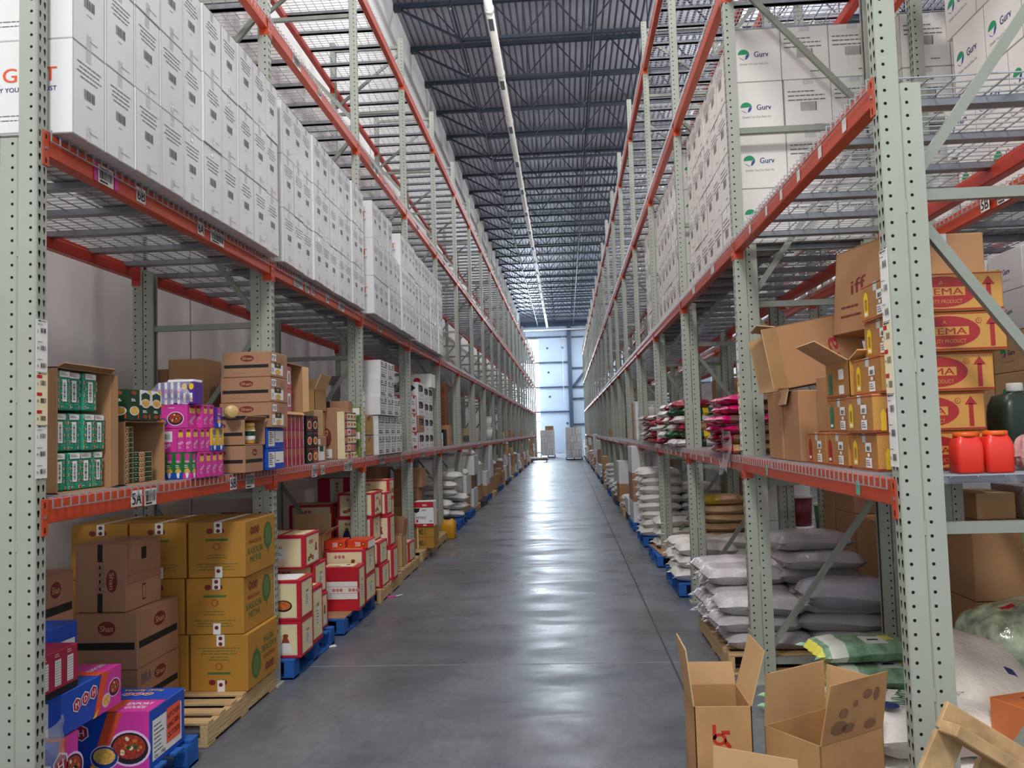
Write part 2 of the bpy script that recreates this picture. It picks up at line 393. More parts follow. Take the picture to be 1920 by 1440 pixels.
mb.bar((.7, YE - .2, 5.4), (2.2, YE - .2, 7.2), .12, .2, GIRTM); mb.box(WALLX, XE, YE - .5, YE - .05, 10.35, 10.75, GIRTM)
for (px, pz) in ((-1.35, 8.6), (-1.3, 6.6), (-1.25, 4.6), (-.1, 8.6), (.1, 2.4)): mb.box(px - .08, px + .08, YE - .03, YE - .013, pz - .08, pz + .08, GIRTM)
struct(mb.build('trim_2'))
mb = MB(); mb.tube([(WALLX + .3, YE - .9, 10.02), (3.0, YE - .9, 10.02)], .07, WPIPE, 10); tag(mb.build('cross_pipe'), 'white horizontal pipe across the top of the far end wall', 'pipe')
wnd = MB(); wnd.box(WX0, WX1, YE + .06, YE + .08, WZ0, WZ1, emis('daylit_glass', (226, 240, 255), 4.0)); wp = struct(wnd.build('window_1'))
mb = MB()
for zz in (WZ0, 2.6, 5.37, 7.4, WZ1): mb.box(WX0, WX1, YE, YE + .05, zz - .03, zz + .03, GIRTM)
fr = mb.build('window_frame', wp)
mb = MB(); mb.tube([(-.1, YE - .2, 9.6), (-.1, YE - .2, 4.2), (.2, YE - .2, 4.1)], .02, WPIPE, 6); tag(mb.build('conduit'), 'thin white conduit dropping down the far end wall beside the column', 'pipe')

# ---------------------------------------------------------------- pallet racks
BAY = 2.72; YL1 = 3.302; YR1 = 3.239; XL = -2.141; XR = 1.2226; DEP = 1.055; COL = .0762
LV = (1.404, 2.943, 4.81, 6.67)  # bottoms of the beam end plates
ZTOP = 7.44; ZDBL = 3.07; PITCH_ = .0508

def holed(mb, o, u, v, n, W, cells, z0, zp, holes, mt):
    """a strip W wide with, per pitch cell, holes given as (centre u, polygon points)"""
    o = Vector(o); u = Vector(u); v = Vector(v)
    # columns of cells: split W between the holes
    cuts = [0] + [(holes[i][0] + holes[i + 1][0]) / 2 for i in range(len(holes) - 1)] + [W]
    vs = []; fs = []
    for c in range(cells):
        zc = z0 + c * zp
        for h, (hu, pts) in enumerate(holes):
            u0, u1 = cuts[h], cuts[h + 1]; b = len(vs); N = len(pts)
            for (px, py) in pts:
                vs.append(o + u * (hu + px) + v * (zc + zp / 2 + py))
            for (px, py) in pts:
                a = math.atan2(py, px); ca, sa = math.cos(a), math.sin(a)
                lx = (u1 - hu) if ca > 0 else (hu - u0); t = min(lx / abs(ca) if abs(ca) > 1e-6 else 1e9, (zp / 2) / abs(sa) if abs(sa) > 1e-6 else 1e9)
                vs.append(o + u * (hu + ca * t) + v * (zc + zp / 2 + sa * t))
            for k in range(N):
                k2 = (k + 1) % N
                pa = vs[b + N + k]; pb = vs[b + N + k2]
                fs.append((b + k, b + N + k, b + N + k2, b + k2))
            # corner fill
            for (cx, sx) in ((u0, -1), (u1, 1)):
                for (cy, sy) in ((-zp / 2, -1), (zp / 2, 1)):
                    ang = math.atan2(cy, cx - hu)
                    best = None
                    for k in range(N):
                        k2 = (k + 1) % N
                        a0 = math.atan2(pts[k][1], pts[k][0]); a1 = math.atan2(pts[k2][1], pts[k2][0])
                        d0 = (ang - a0) % (2 * PI); d1 = (a1 - a0) % (2 * PI)
                        if d0 < d1: best = (k, k2)
                    if best:
                        i = len(vs); vs.append(o + u * cx + v * (zc + zp / 2 + cy)); fs.append((b + N + best[0], i, b + N + best[1]))
    mb.mesh(vs, fs, mt)
RND = [(.0064 * math.cos(2 * PI * k / 10), .0064 * math.sin(2 * PI * k / 10)) for k in range(10)]
TEAR = [(.0078 * math.cos(a), .006 + .0078 * math.sin(a)) for a in [(-.15 + 1.3 * k / 6) * PI for k in range(7)]] + [(-.0038, -.012), (-.0025, -.016), (.0025, -.016), (.0038, -.012)]
def column(mb, x0, s, y0, z1, mt, tear=True):
    """channel column; aisle face at x0, depth grows along s; y0 near edge"""
    n = int(z1 / PITCH_); c = .006
    xa, xb = x0 + s * c, x0 + s * COL
    # near (-Y) and far (+Y) faces with round holes
    def dirn(o, u, W, holes, flip):
        holed(mb, o, u, (0, 0, 1), None, W, n, 0, PITCH_, holes, mt)
    for yy in (y0 + .0025, y0 + COL - .0025): mb.box(*sorted((xa + s * .008, xa + s * .026)), yy - .0006, yy + .0006, .01, n * PITCH_ - .01, DARK)  # dark strips behind the round holes stand in for shade inside the column
    dirn((xa, y0, 0), (s, 0, 0), COL - c, [(.017, RND if s > 0 else [(-p, q) for p, q in RND[::-1]])], 0)
    dirn((xa, y0 + COL, 0), (s, 0, 0), COL - c, [(.017, RND)], 0)
    if tear: dirn((x0, y0 + c, 0), (0, 1, 0), COL - 2 * c, [(.016, TEAR), (.048, TEAR)], 0)
    else: mb.poly([(x0, y0 + c, 0), (x0, y0 + COL - c, 0), (x0, y0 + COL - c, z1), (x0, y0 + c, z1)], mt)
    for (ya, yb) in ((y0, y0 + c), (y0 + COL, y0 + COL - c)):
        mb.poly([(xa, ya, 0), (x0, yb, 0), (x0, yb, n * PITCH_), (xa, ya, n * PITCH_)], mt)
    for ya in (y0, y0 + COL - .02): mb.box(min(xb, xb - s * .002), max(xb, xb - s * .002), ya, ya + .02, 0, n * PITCH_, mt)
def upright(s, mt, near=False):
    mb = MB()
    column(mb, 0, s, -COL, ZTOP, mt); column(mb, s * (COL + .003), s, -COL, ZDBL, mt, False)
    column(mb, s * DEP, -s, -COL, ZTOP, mt); column(mb, s * (DEP - COL - .003), -s, -COL, ZDBL, mt, False)
    for z in (.15, .75, 1.35, 1.95, 2.55):
        for xx in (s * (COL + .0015), s * (DEP - COL - .0015)): mb.box(xx - .004, xx + .004, -COL - .001, -COL + .004, z, z + .05, mt)
    for xx in (s * .05, s * (DEP - .05)): mb.box(xx - .08, xx + .08, -COL - .03, .03, 0, .012, mt)
    # protector at the foot on the aisle side
    mb.box(*sorted((-s * .006, s * .0)), -COL - .012, .012, 0, .36, mt)
    return mb
def bracing(s, mt):
    mb = MB(); xa, xb = s * .15, s * (DEP - .15); z = .3; k = 0; y = -COL / 2
    zs = [.15, 1.37, 2.62, 3.87, 5.12, 6.37, 7.3]
    for z in zs: mb.bar((xa if z < 3 else s * .07, y, z), (xb if z < 3 else s * (DEP - .07), y, z), .036, .042, mt, (0, 0, 1))
    for k, (a, b) in enumerate(zip(zs[:-1], zs[1:])):
        if a > 3: xa, xb = s * .07, s * (DEP - .07)
        if k % 2 == 0: mb.bar((xa, y + .012, a + .10), (xb, y + .012, b - .10), .03, .038, mt)
        else: mb.bar((xa, y + .012, b - .10), (xb, y + .012, a + .10), .03, .038, mt)
    return mb
def beam(s, mt, L=BAY - COL):
    """front beam in local space: x 0 at the aisle face going inwards along s, y from 0 to L"""
    mb = MB(); z0, z1 = .047, .148; X = lambda a, b: sorted((s * a, s * b))
    mb.box(*X(.001, .062), .003, L - .003, z0, z1 - .028, mt, None, .004); mb.box(*X(.001, .036), .003, L - .003, z1 - .034, z1, mt, None, .003)
    for ya, yb in ((-.038, .003), (L - .003, L + .038)):
        mb.box(*X(-.005, -.0005), ya, yb, 0, .15, mt, None, .001)
    for ya in (-.001, L - .003): mb.box(*X(-.004, .062), ya, ya + .004, 0, .15, mt)
    for ya in (-.02, L + .02):
        for zz in (.022, .125): mb.box(*X(-.006, -.005), ya - .004, ya + .004, zz - .011, zz + .011, DARK)
        mb.box(*X(-.010, -.005), ya - .006, ya + .006, .07, .082, GALV)
    for xx in (.02, .045): mb.box(*X(xx - .004, xx + .004), -.004, -.001, .022, .03, GALV)
    return mb
def deck(s, wid=.872):
    mb = MB(); z = .152; r = .0026; d0, d1 = .004, DEP - .004
    X = lambda a: s * a
    ny = 15
    for k in range(ny):
        y = wid * k / (ny - 1)
        mb.box(*sorted((X(-.012), X(DEP + .012))), y - r, y + r, z, z + 2 * r, WIRE)
        mb.box(*sorted((X(-.012), X(-.012 - 2 * r))), y - r, y + r, z - .042, z + 2 * r, WIRE)
    for k in range(11):
        x = .02 + (DEP - .04) * k / 10; mb.box(*sorted((X(x - r), X(x + r))), 0, wid, z - 2 * r, z, WIRE)
    mb.box(*sorted((X(-.012), X(-.012 - 2 * r))), 0, wid, z - .045, z - .04, WIRE)
    for y in (.22, .66):
        mb.box(*sorted((X(.034), X(DEP - .034))), y - .022, y + .022, z - .042, z - 2 * r - .0005, GALV)
        mb.box(*sorted((X(.034), X(DEP - .034))), y - .034, y + .034, z - .042, z - .039, GALV)
    return mb

def rack(name, label, x0, s, y1, nb, levels=(0, 1, 2, 3), ndeck=99, skipdeck=()):
    root = empty(name, (x0, y1, 0), label, 'pallet rack')
    u0 = upright(s, STEEL).build('upright', root); b0 = bracing(s, STEEL2).build('cross_brace', u0)
    for k in range(1, nb + 1):
        u = u0.copy(); C.objects.link(u); u.parent = root; u.location = (0, k * BAY, 0)
        b = b0.copy(); C.objects.link(b); b.parent = u
    fb = beam(s, ORANGE).build('beam', root); rb = beam(-s, REDO).build('beam', root)
    fb.location = (0, 0, LV[levels[0]]); rb.location = (s * DEP, 0, LV[levels[0]]); nbm = 2
    stuff = MB(); over = False
    rest_f, rest_r = [], []
    for k in range(nb):
        for l in levels:
            if k == 0 and l == levels[0]: continue
            for src, xx in ((fb, 0), (rb, s * DEP)):
                if nbm < 100:
                    o = src.copy(); C.objects.link(o); o.parent = root; o.location = (xx, k * BAY, LV[l]); nbm += 1
                else: (rest_f if src is fb else rest_r).append((xx, k * BAY, LV[l]))
    if rest_f:
        mb = MB()
        for (lst, src) in ((rest_f, fb), (rest_r, rb)):
            me = src.data; V = [v.co for v in me.vertices]; Fs = [tuple(p.vertices) for p in me.polygons]; mi = [p.material_index for p in me.polygons]
            for (a, b_, c_) in lst:
                n = len(mb.v); mb.v += [(v.x + a, v.y + b_, v.z + c_) for v in V]
                for f, q in zip(Fs, mi): mb.f.append(tuple(i + n for i in f)); mb.m.append(mb.mi(me.materials[q])); mb.sm.append(False)
        o = mb.build('far_beams', root); o['kind'] = 'stuff'
    d0 = deck(s).build('wire_deck', root); d0.location = (0, .02, LV[levels[0]]); cnt = 1; rest = []
    for k in range(nb):
        for l in levels:
            for q in range(3):
                if k == 0 and l == levels[0] and q == 0: continue
                if (k, l) in skipdeck: continue
                p = (0, k * BAY + .02 - COL / 2 + q * .903 + .02, LV[l])
                if cnt < ndeck: o = d0.copy(); C.objects.link(o); o.parent = root; o.location = p; cnt += 1
                else: rest.append(p)
    if rest:
        mb = MB(); me = d0.data; V = [v.co.copy() for v in me.vertices]; Fs = [tuple(p.vertices) for p in me.polygons]; mi = [mb.mi(me.materials[p.material_index]) for p in me.polygons]
        for (a, b_, c_) in rest:
            n = len(mb.v); mb.v += [(v.x + a, v.y + b_, v.z + c_) for v in V]
            mb.f += [tuple(i + n for i in f) for f in Fs]; mb.m += mi; mb.sm += [False] * len(Fs)
        o = mb.build('far_wire_decks', root); o['kind'] = 'stuff'
    return root
RL = rack('pallet_rack', 'long pallet rack of grey posts and orange beams along the left wall', XL, -1, YL1, 21)
RR = rack('pallet_rack', 'long pallet rack of grey posts and orange beams on the right side of the aisle', XR, 1, YR1, 19)
R2 = rack('pallet_rack', 'second pallet rack standing back to back behind the right one', 2.53, 1, YR1, 12, ndeck=60)
# ---------------------------------------------------------------- cartons
def carton(w_, d, h, base, prints=None, c=.004, seam=True, name='carton', tape=None, lean=0.):
    """closed carton, origin at the middle of its base"""
    mb = MB(); mb.box(-w_ / 2, w_ / 2, -d / 2, d / 2, 0, h, base, None, c)
    F = faces(mb, -w_ / 2, w_ / 2, -d / 2, d / 2, 0, h)
    if seam:
        F['T'].rect(.01, d / 2 - .001, w_ - .01, d / 2 + .001, SEAM) if w_ > d else F['T'].rect(w_ / 2 - .001, .01, w_ / 2 + .001, d - .01, SEAM)
    if prints: prints(F, w_, d, h)
    return mb
def put(src, x, y, z, rz=0., first=None, label=None, cat='carton', group=None):
    """place a thing: the source itself the first time, afterwards a copy"""
    if src.get('_used'):
        o = copy_tree(src)
    else: o = src
    src['_used'] = 1
    o.location = (x, y, z); o.rotation_euler = (o.rotation_euler[0] if o.type != 'MESH' else 0, 0, rz)
    tag(o, label, cat, group); return o
FINAL_CLEAN = True
def one(mb, name, x, y, z, rz, label, cat='carton', group=None):
    o = mb.build(name, None, (x, y, z), rz); return tag(o, label, cat, group)
def bx(x0, x1, y0, y1, z0, h, base, prints, label, rz=0., group=None, cat='carton', name='carton', c=.004, seam=True):
    mb = carton(x1 - x0, y1 - y0, h, base, prints, c, seam)
    return one(mb, name, (x0 + x1) / 2, (y0 + y1) / 2, z0, rz, label, cat, group)

# --- white cartons with a barcode end on the left upper shelf
def p_white(side, v=0):
    def f(F, w_, d, h):
        for sd in side:
            q = F[sd]; W, H = q.W, q.H
            q.lines(W * .12, H * .80, W * .76, 4, H * .05, GREYP, cen=True, seed=v, th=H * .012)
            q.bars(W * .34, H * .44, W * .34, H * .11, BLACKP, 15)
            q.lines(W * .42, H * .37, W * .2, 1, .02, GREYP, th=H * .008, seed=v + 3)
            q.lines(W * .52, H * .10, W * .36, 1, .02, GREYP, th=H * .008, seed=v + 5)
            q.rect(W * .40, H * .86, W * .56, H, TAPE); q.rect(W * .42, 0, W * .57, H * .16, TAPE)
            q.rect(0, H - .004, W, H - .001, SEAM, 1); q.rect(.001, 0, .004, H, SEAM, 1)
    return f
def p_gsat(F, w_, d, h):
    p_white(('E',), 2)(F, w_, d, h); q = F['S']
    ORL = mat('orange_logo', (226, 92, 44), .6)
    cx = w_ * .5; q.rect(cx - .155, h * .55, cx - .085, h * .72, mat('blue_logo', (40, 92, 176), .6), 1)
    q.pol([(cx - .125, h * .6), (cx - .10, h * .6), (cx - .07, h * .53), (cx - .10, h * .53)], ORL, 2); q.ell(cx - .12, h * .66, .018, .022, WHITE, 2)
    q.txt('GSAT', cx + .06, h * .635, .062, ORL, .24)
    q.txt('QUALITY YOU CAN TRUST', cx + .0, h * .48, .020, NAVY, .36)
    q.lines(w_ * .3, h * .2, w_ * .4, 2, .02, GREYP, th=.004)
CW = .255; CH = .414; CD = .50
W1 = [carton(CD, CW - .006, CH, WBOX, p_white(('E',), i)).build('carton') for i in range(3)]
WG = carton(CD, CW - .006, CH, WBOX, p_gsat).build('carton')
layer = ['bottom', 'second', 'third', 'fourth']
def wstack(y0, ncol, nlay, xf, bay, gsat=(), skip=()):
    zd = 3.101; k = 0
    for c in range(ncol):
        dx = rnd.uniform(-.008, .008)
        for l in range(nlay if not callable(nlay) else nlay(c)):
            if (c, l) in skip: continue
            src = WG if (c in gsat) else W1[rnd.randrange(3)]
            lab = 'white barcode carton, %s layer, %s column of the %s left upper bay' % (layer[l], ordw[c], bay)
            if c == 0: lab = 'white carton with blue and orange logo end, %s layer, %s left upper bay' % (layer[l], bay)
            put(src, xf - CD / 2 + dx + rnd.uniform(-.004, .004), y0 + CW * (c + .5), zd + l * (CH + .0015), rnd.uniform(-.003, .003), None, lab, 'carton', 'white cartons stacked on the left upper shelf')
wstack(3.335, 10, 3, -2.05, 'nearest', gsat=(0,))
wstack(6.035, 10, 3, -2.075, 'second', gsat=(0,))
wstack(8.80, 10, lambda c: 3 if (c < 4 or c > 5) else 2, -2.03, 'third', gsat=(0, 6))
wstack(11.50, 10, lambda c: 3, -2.055, 'fourth', gsat=(0,))
# --- white cartons with a green and blue round mark on the right upper shelf
GREENL = mat('green_logo', (26, 150, 96), .6); BLUEL = mat('blue_mark', (52, 74, 150), .6)
def gurv_logo(q, cx, cy, r, tag_=True, tm=None):
    pts = [(cx + r * math.cos(a), cy + r * .92 * math.sin(a)) for a in [PI * (.02 + .96 * k / 14) for k in range(15)]]
    q.pol(pts + [(cx - r * .9, cy - r * .05)], GREENL)
    q.pol([(cx + r, cy + r * .1), (cx + r * .45, cy - r * .1), (cx + r * .2, cy - r * .95), (cx + r * .6, cy - r * .8), (cx + r * .9, cy - r * .4)], BLUEL)
    q.pol([(cx - r * .9, cy - r * .35), (cx - r * .55, cy - r * .75), (cx - r * .2, cy - r * .95), (cx + r * .2, cy - r * .98), (cx - .3 * r, cy - .8 * r)], BLUEL)
    q.txt('Gurv', cx + r * 3.1, cy - r * .05, r * 1.0, tm or NAVY, r * 2.5)
    q.txt('Quality You Can Rely On', cx + r * 1.75, cy - r * 1.75, r * .34, GREYP, r * 5.0)
def p_gurv(sg, sb):
    def f(F, w_, d, h):
        for s_ in sg: gurv_logo(F[s_], F[s_].W * .22, h * .52, F[s_].W * .12)
        for s_ in sb:
            q = F[s_]; W, H = q.W, q.H
            q.lines(W * .08, H * .76, W * .84, 3, H * .08, GREYP, cen=False, seed=4, th=H * .022)
            q.bars(W * .34, H * .40, W * .34, H * .17, BLACKP, 19); q.lines(W * .6, H * .13, W * .3, 1, .02, GREYP, th=.008)
            q.rect(W * .4, H * .9, W * .62, H, TAPE)
        for s_ in 'SW': q = F[s_]; q.rect(0, q.H - .004, q.W, q.H - .0005, SEAM); q.rect(.0005, 0, .004, q.H, SEAM)
    return f
GW, GH = .346, .398
G1 = carton(GW, GW - .008, GH, WBOX2, p_gurv(('S',), ('W',))).build('carton'); G2 = carton(GW, GW - .008, GH, WBOX2, p_gurv((), ('S', 'W'))).build('carton')
G3 = carton(GW * 1.05, .40, .385, WBOX2, p_gurv(('W',), ('S',))).build('carton')
zd = 3.101
def gurv_bay(y0, n, nl, cols, bay, xf=1.325):
    for c in range(n):
        for l in range(nl):
            for k in range(cols if c == 0 else 1):
                s_ = G1 if k == 0 else G2; jx = rnd.uniform(-.006, .006)
                if k == 0: lab = 'white carton beside the aisle, %s layer, %s column of the %s right upper bay' % (layer[l], ordw[c], bay)
                else: lab = 'white barcode-faced carton, %s layer, %s to the right in the %s right upper bay' % (layer[l], ('', 'one', 'two', 'three')[k], bay)
                put(s_, xf + GW * (k + .5) + jx, y0 + GW * (c + .5), zd + l * (GH + .001), rnd.uniform(-.003, .003), None, lab, 'carton', 'white cartons on the right upper shelf')
gurv_bay(6.08, 7, 4, 3, 'second'); gurv_bay(8.80, 7, 4, 1, 'third', 1.315); gurv_bay(11.52, 4, 4, 1, 'fourth', 1.315)
# back row: their logo sides face this aisle
for l in range(4):
    for c in range(5):
        put(G3, 2.60 + GW * .525, 5.49 - .40 * (c + .5) + (0, .14, -.03, .05)[l], zd + l * .388, 0, None, 'white logo carton in the back row, %s layer, %s from its far end' % (layer[l], ordw[c]), 'carton', 'white logo cartons in the back row')
for l in range(4):
    for k in range(3):
        put(G2, 2.66 + GW * k, 6.16, zd + l * .40, 0, None, 'white barcode carton beyond the back row logo cartons, %s layer, %s from the post' % (layer[l], ordw[k]), 'carton', 'white barcode cartons in the back row')

# --- left lower shelf, first bay
S1 = LV[0] + .1575
def flap_box(name, x0, x1, y0, y1, z0, h, open_side, label, base=KRAFT, inner=KRAFTD, prints=None, flaps=(), t=.006, rz=0., cat='open carton', tilt=None):
    """open carton made of board: five walls and, on the open side, flaps = (edge, length, angle)"""
    r = empty(name, ((x0 + x1) / 2, (y0 + y1) / 2, z0), label, cat, None, rz)
    if tilt: r.rotation_euler = tilt
    w_, d = x1 - x0, y1 - y0; mb = MB(); a, b = w_ / 2, d / 2
    W = {'W': (-a, -a + t, -b, b, 0, h), 'E': (a - t, a, -b, b, 0, h), 'S': (-a, a, -b, -b + t, 0, h), 'N': (-a, a, b - t, b, 0, h), 'B': (-a, a, -b, b, 0, t), 'T': (-a, a, -b, b, h - t, h)}
    for k, v in W.items():
        if k != open_side: mb.box(*v, base, None, .001)
    F = faces(mb, -a, a, -b, b, 0, h)
    if prints: prints(F, w_, d, h)
    mb.build('body', r)
    for (edge, L, ang) in flaps:
        fm = MB(); ca, sa = math.cos(ang), math.sin(ang)
        # hinge line and outward direction for each edge of the opening; ang 0 continues the wall, +ang folds outward
        if open_side == 'T':
            hin = {'W': ((-a, -b, h), (0, 1, 0), d, (-1, 0, 0)), 'E': ((a, -b, h), (0, 1, 0), d, (1, 0, 0)), 'S': ((-a, -b, h), (1, 0, 0), w_, (0, -1, 0)), 'N': ((-a, b, h), (1, 0, 0), w_, (0, 1, 0))}; up = Vector((0, 0, 1))
        elif open_side == 'E':
            hin = {'T': ((a, -b, h), (0, 1, 0), d, (0, 0, 1)), 'B': ((a, -b, 0), (0, 1, 0), d, (0, 0, -1)), 'S': ((a, -b, 0), (0, 0, 1), h, (0, -1, 0)), 'N': ((a, b, 0), (0, 0, 1), h, (0, 1, 0))}; up = Vector((1, 0, 0))
        else:
            hin = {'T': ((-a, -b, h), (0, 1, 0), d, (0, 0, 1)), 'B': ((-a, -b, 0), (0, 1, 0), d, (0, 0, -1)), 'S': ((-a, -b, 0), (0, 0, 1), h, (0, -1, 0)), 'N': ((-a, b, 0), (0, 0, 1), h, (0, 1, 0))}; up = Vector((-1, 0, 0))
        o, u, Lw, out = hin[edge]; o = Vector(o); u = Vector(u); dr = up * ca + Vector(out) * sa; nn = u.cross(dr).normalized() * (t / 2)
        P = [o + u * .004, o + u * (Lw - .004), o + u * (Lw - .012) + dr * L, o + u * .012 + dr * L]
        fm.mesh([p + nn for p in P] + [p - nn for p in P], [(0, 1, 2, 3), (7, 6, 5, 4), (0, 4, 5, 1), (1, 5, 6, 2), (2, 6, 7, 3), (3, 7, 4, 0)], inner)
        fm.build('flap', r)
    return r
flap_box('open_carton', -2.66, -2.205, 3.47, 3.905, S1, .555, 'E', 'brown carton laid on its side and filled with green packets, nearest on the left shelf', flaps=(('B', .07, .5), ('N', .03, .2), ('T', .03, .6)))
def p_teal(F, w_, d, h):
    q = F['E']; W, H = q.W, q.H; r = random.Random(int(H * 7777 + W * 999))
    for i in range(6):
        yy = H * (i + .5) / 6
        q.rect(0, yy + H / 12 - .0005, W, yy + H / 12 + .0006, mat('pale_green_line', (150, 200, 160), .5), 1)
        for xx in (.10, .90):
            q.ell(W * xx + r.uniform(-.004, .004), yy, W * .075, H * .045, CREAM, 2, 12); q.ell(W * xx, yy, W * .055, H * .034, RUST, 3, 12)
        q.lines(W * .2, yy, W * .22, 1, .01, WHITE, th=.002, seed=i)
    q.rect(W * .5 - .001, 0, W * .5 + .001, H, DGREEN, 1)
    q.rect(W * .3, H * .22, W * .66, H * .78, WHITE, 4); q.bars(W * .38, H * .28, W * .18, H * .44, BLACKP, 16, 5, True)
    q.rect(W * .1, H * .84, W * .9, H * .98, PAPER, 4); q.lines(W * .15, H * .93, W * .7, 2, H * .04, GREYP, k=5)
for l, ws in enumerate(([.095, .10, .105, .085], [.10, .10, .095, .10], [.095, .10, .11])):
    y = 3.482 + .006 * l
    for i, ww in enumerate(ws):
        hh = .168 if l < 2 else .175
        bx(-2.45, -2.225 + rnd.uniform(-.012, .010), y, y + ww - .003, S1 + .008 + l * .176 + (.006 if l == 2 else 0), hh, TEAL, p_teal, 'green packet bundle with barcode, %s row, %s from the left in its carton' % (('lowest', 'middle', 'top')[l], ordw[i]), rnd.uniform(-.02, .02), 'green packet bundles in the carton', 'packet bundle', 'packet_bundle', .006, False); y += ww
flap_box('open_carton', -2.56, -2.215, 4.045, 4.46, S1, .325, 'E', 'brown carton on its side, half filled with small green boxes, left shelf', flaps=(('B', .04, .3),))
def p_small(n):
    def f(F, w_, d, h):
        q = F['E']; W, H = q.W, q.H
        q.rect(0, H * .93, W, H, CREAM, 1); q.rect(W - .002, 0, W, H, CREAM, 1)
        for i in range(n):
            q.ell(W * (.35 + .3 * i / max(1, n)), H * .5, H * .62, H * .42, CREAM, 2, 14); q.ell(W * (.35 + .3 * i / max(1, n)), H * .5, H * .48, H * .30, CURRY, 3, 14)
        q.ell(W * .85, H * .5, H * .2, H * .22, RUST, 2, 12); q.lines(W * .06, H * .5, W * .14, 1, .01, WHITE, th=.002)
    return f
sm = carton(.18, .092, .0255, DGREEN, p_small(1), .001, False).build('food_box'); sm2 = carton(.18, .185, .0255, DGREEN, p_small(2), .001, False).build('food_box')
for i in range(11): put(sm, -2.32, 4.105, S1 + .008 + i * .0262, rnd.uniform(-.02, .02), None, 'small dark green food box, left pile in the half filled carton, %s upwards' % ordw[i], 'food box', 'small green food boxes')
for i in range(6): put(sm2, -2.32, 4.252, S1 + .008 + i * .0262, rnd.uniform(-.02, .02), None, 'small dark green food box, right pile in the half filled carton, %s upwards' % ordw[i], 'food box', 'small green food boxes')
def p_noodle(wh):
    def f(F, w_, d, h):
        for s_ in 'ES':
            q = F[s_]; W, H = q.W, q.H
            if wh: q.rect(0, H * .5, W, H, WHITE); q.pol([(W * .6, H), (W, H), (W, H * .86)], YELL, 2); q.pol([(W * .12, H * .86), (W * .5, H * .93), (W * .9, H * .86), (W * .9, H * .6), (W * .12, H * .6)], DGREEN, 2)
            q.ell(W * .5, H * (.56 if wh else .30), W * .42, H * .15, WHITE, 3); q.ell(W * .5, H * (.57 if wh else .31), W * .36, H * .12, RICE, 4)
            q.lines(W * .25, H * .3 if wh else H * .66, W * .5, 2, H * .05, WHITE, th=H * .03); q.ell(W * .45, H * (.12 if wh else .88), W * .24, H * .065, RUST, 3); q.rect(W * .8, H * .05, W * .9, H * .2, ORNG, 3)
    return f
for i in range(3):
    bx(-2.30, -2.205, 4.06 + i * .115, 4.06 + i * .115 + .112, S1 + .329, .158, DGREEN, p_noodle(i > 0), ('dark green noodle box with bowl picture standing above the small green boxes', 'green and white noodle box, middle of the three on the carton', 'green and white noodle box, farthest of the three on the carton')[i], 0, None, 'food box', 'food_box', .001, False)
# magenta / green / purple packets
def pots(q, cx, cy, r):
    q.ell(cx, cy, r * 1.12, r * .92, mat('pale_lilac', (236, 200, 236), .5), 2); q.ell(cx, cy, r, r * .8, mat('pot_black', (44, 34, 36), .5), 3); q.ell(cx, cy + r * .08, r * .86, r * .62, mat('stew_print', (168, 62, 40), .5, 0, .5, 90), 4)
    g = random.Random(5)
    for i in range(12):
        a = g.uniform(0, 6.28); rr = g.uniform(0, .7) * r; q.ell(cx + rr * math.cos(a) * .95, cy + r * .08 + rr * math.sin(a) * .65, r * .13, r * .10, (CREAM, CURRY, GREENP)[i % 3], 5, 7, g.uniform(0, 3))
def p_mag(F, w_, d, h):
    q = F['S']; W, H = q.W, q.H
    q.pol([(0, H), (0, H * .6), (W * .3, H)], ORNG, 1); pots(q, W * .62, H * .40, W * .24); q.ell(W * .18, H * .24, W * .2, H * .2, BLUEB, 2); q.ell(W * .18, H * .25, W * .15, H * .14, CURRY, 3)
    q.lines(W * .4, H * .85, W * .3, 1, .01, WHITE, th=.003); p_packet(F, w_, d, h, 'E')
def p_packet(F, w_, d, h, sd='SE', hi=None):
    for s_ in sd:
        q = F[s_]; W, H = q.W, q.H; n = max(1, int(round(W / .085)))
        for i in range(n):
            a = W * i / n; b = W / n
            q.rect(a + b * .2, H * .62, a + b * .8, H * .86, hi or RICE, 1); q.rect(a + b * .25, H * .84, a + b * .75, H * .94, MAROON, 2)
            q.txt('MDH', a + b * .5, H * .38, H * .12, WHITE, b * .62, .5); q.lines(a + b * .2, H * .22, b * .5, 2, H * .06, WHITE, th=H * .02)
            q.rect(a, 0, a + .0012, H, MAROON, 1)
def p_barb(body, lab):
    def f(F, w_, d, h):
        for s_ in 'SE':
            q = F[s_]; W, H = q.W, q.H
            q.pol([(W * .2, H * .92), (W * .5, H * .99), (W * .8, H * .92), (W * .66, H * .60), (W * .34, H * .60)], lab, 1); q.txt('MDH', W * .5, H * .66, H * .08, WHITE, W * .5); q.lines(W * .2, H * .5, W * .6, 2, H * .07, WHITE, th=H * .03)
            q.ell(W * .5, H * .28, W * .34, H * .12, RICE, 2); q.rect(0, 0, W, H * .24, body, 3); q.pol([(W * .3, H * .2), (W * .5, H * .26), (W * .7, H * .2), (W * .6, H * .04), (W * .4, H * .04)], PAPER, 4)
    return f
pal = [mat('pale_green', (160, 190, 150), .5), mat('pale_yellow', (236, 226, 170), .5)]
for i, (bd) in enumerate((PINKB, BLUEB, BLUEB, PINKB)):
    bx(-2.335 + i * .052, -2.285 + i * .052, 4.60, 4.66, S1, .15, mat('leaf_green_packet', (44, 122, 60), .4), p_barb(bd, PINKB), 'small green spice packet, %s from the left in the bottom row beside the magenta packets' % ordw[i], 0, None, 'spice packet', 'spice_packet', .001, False)
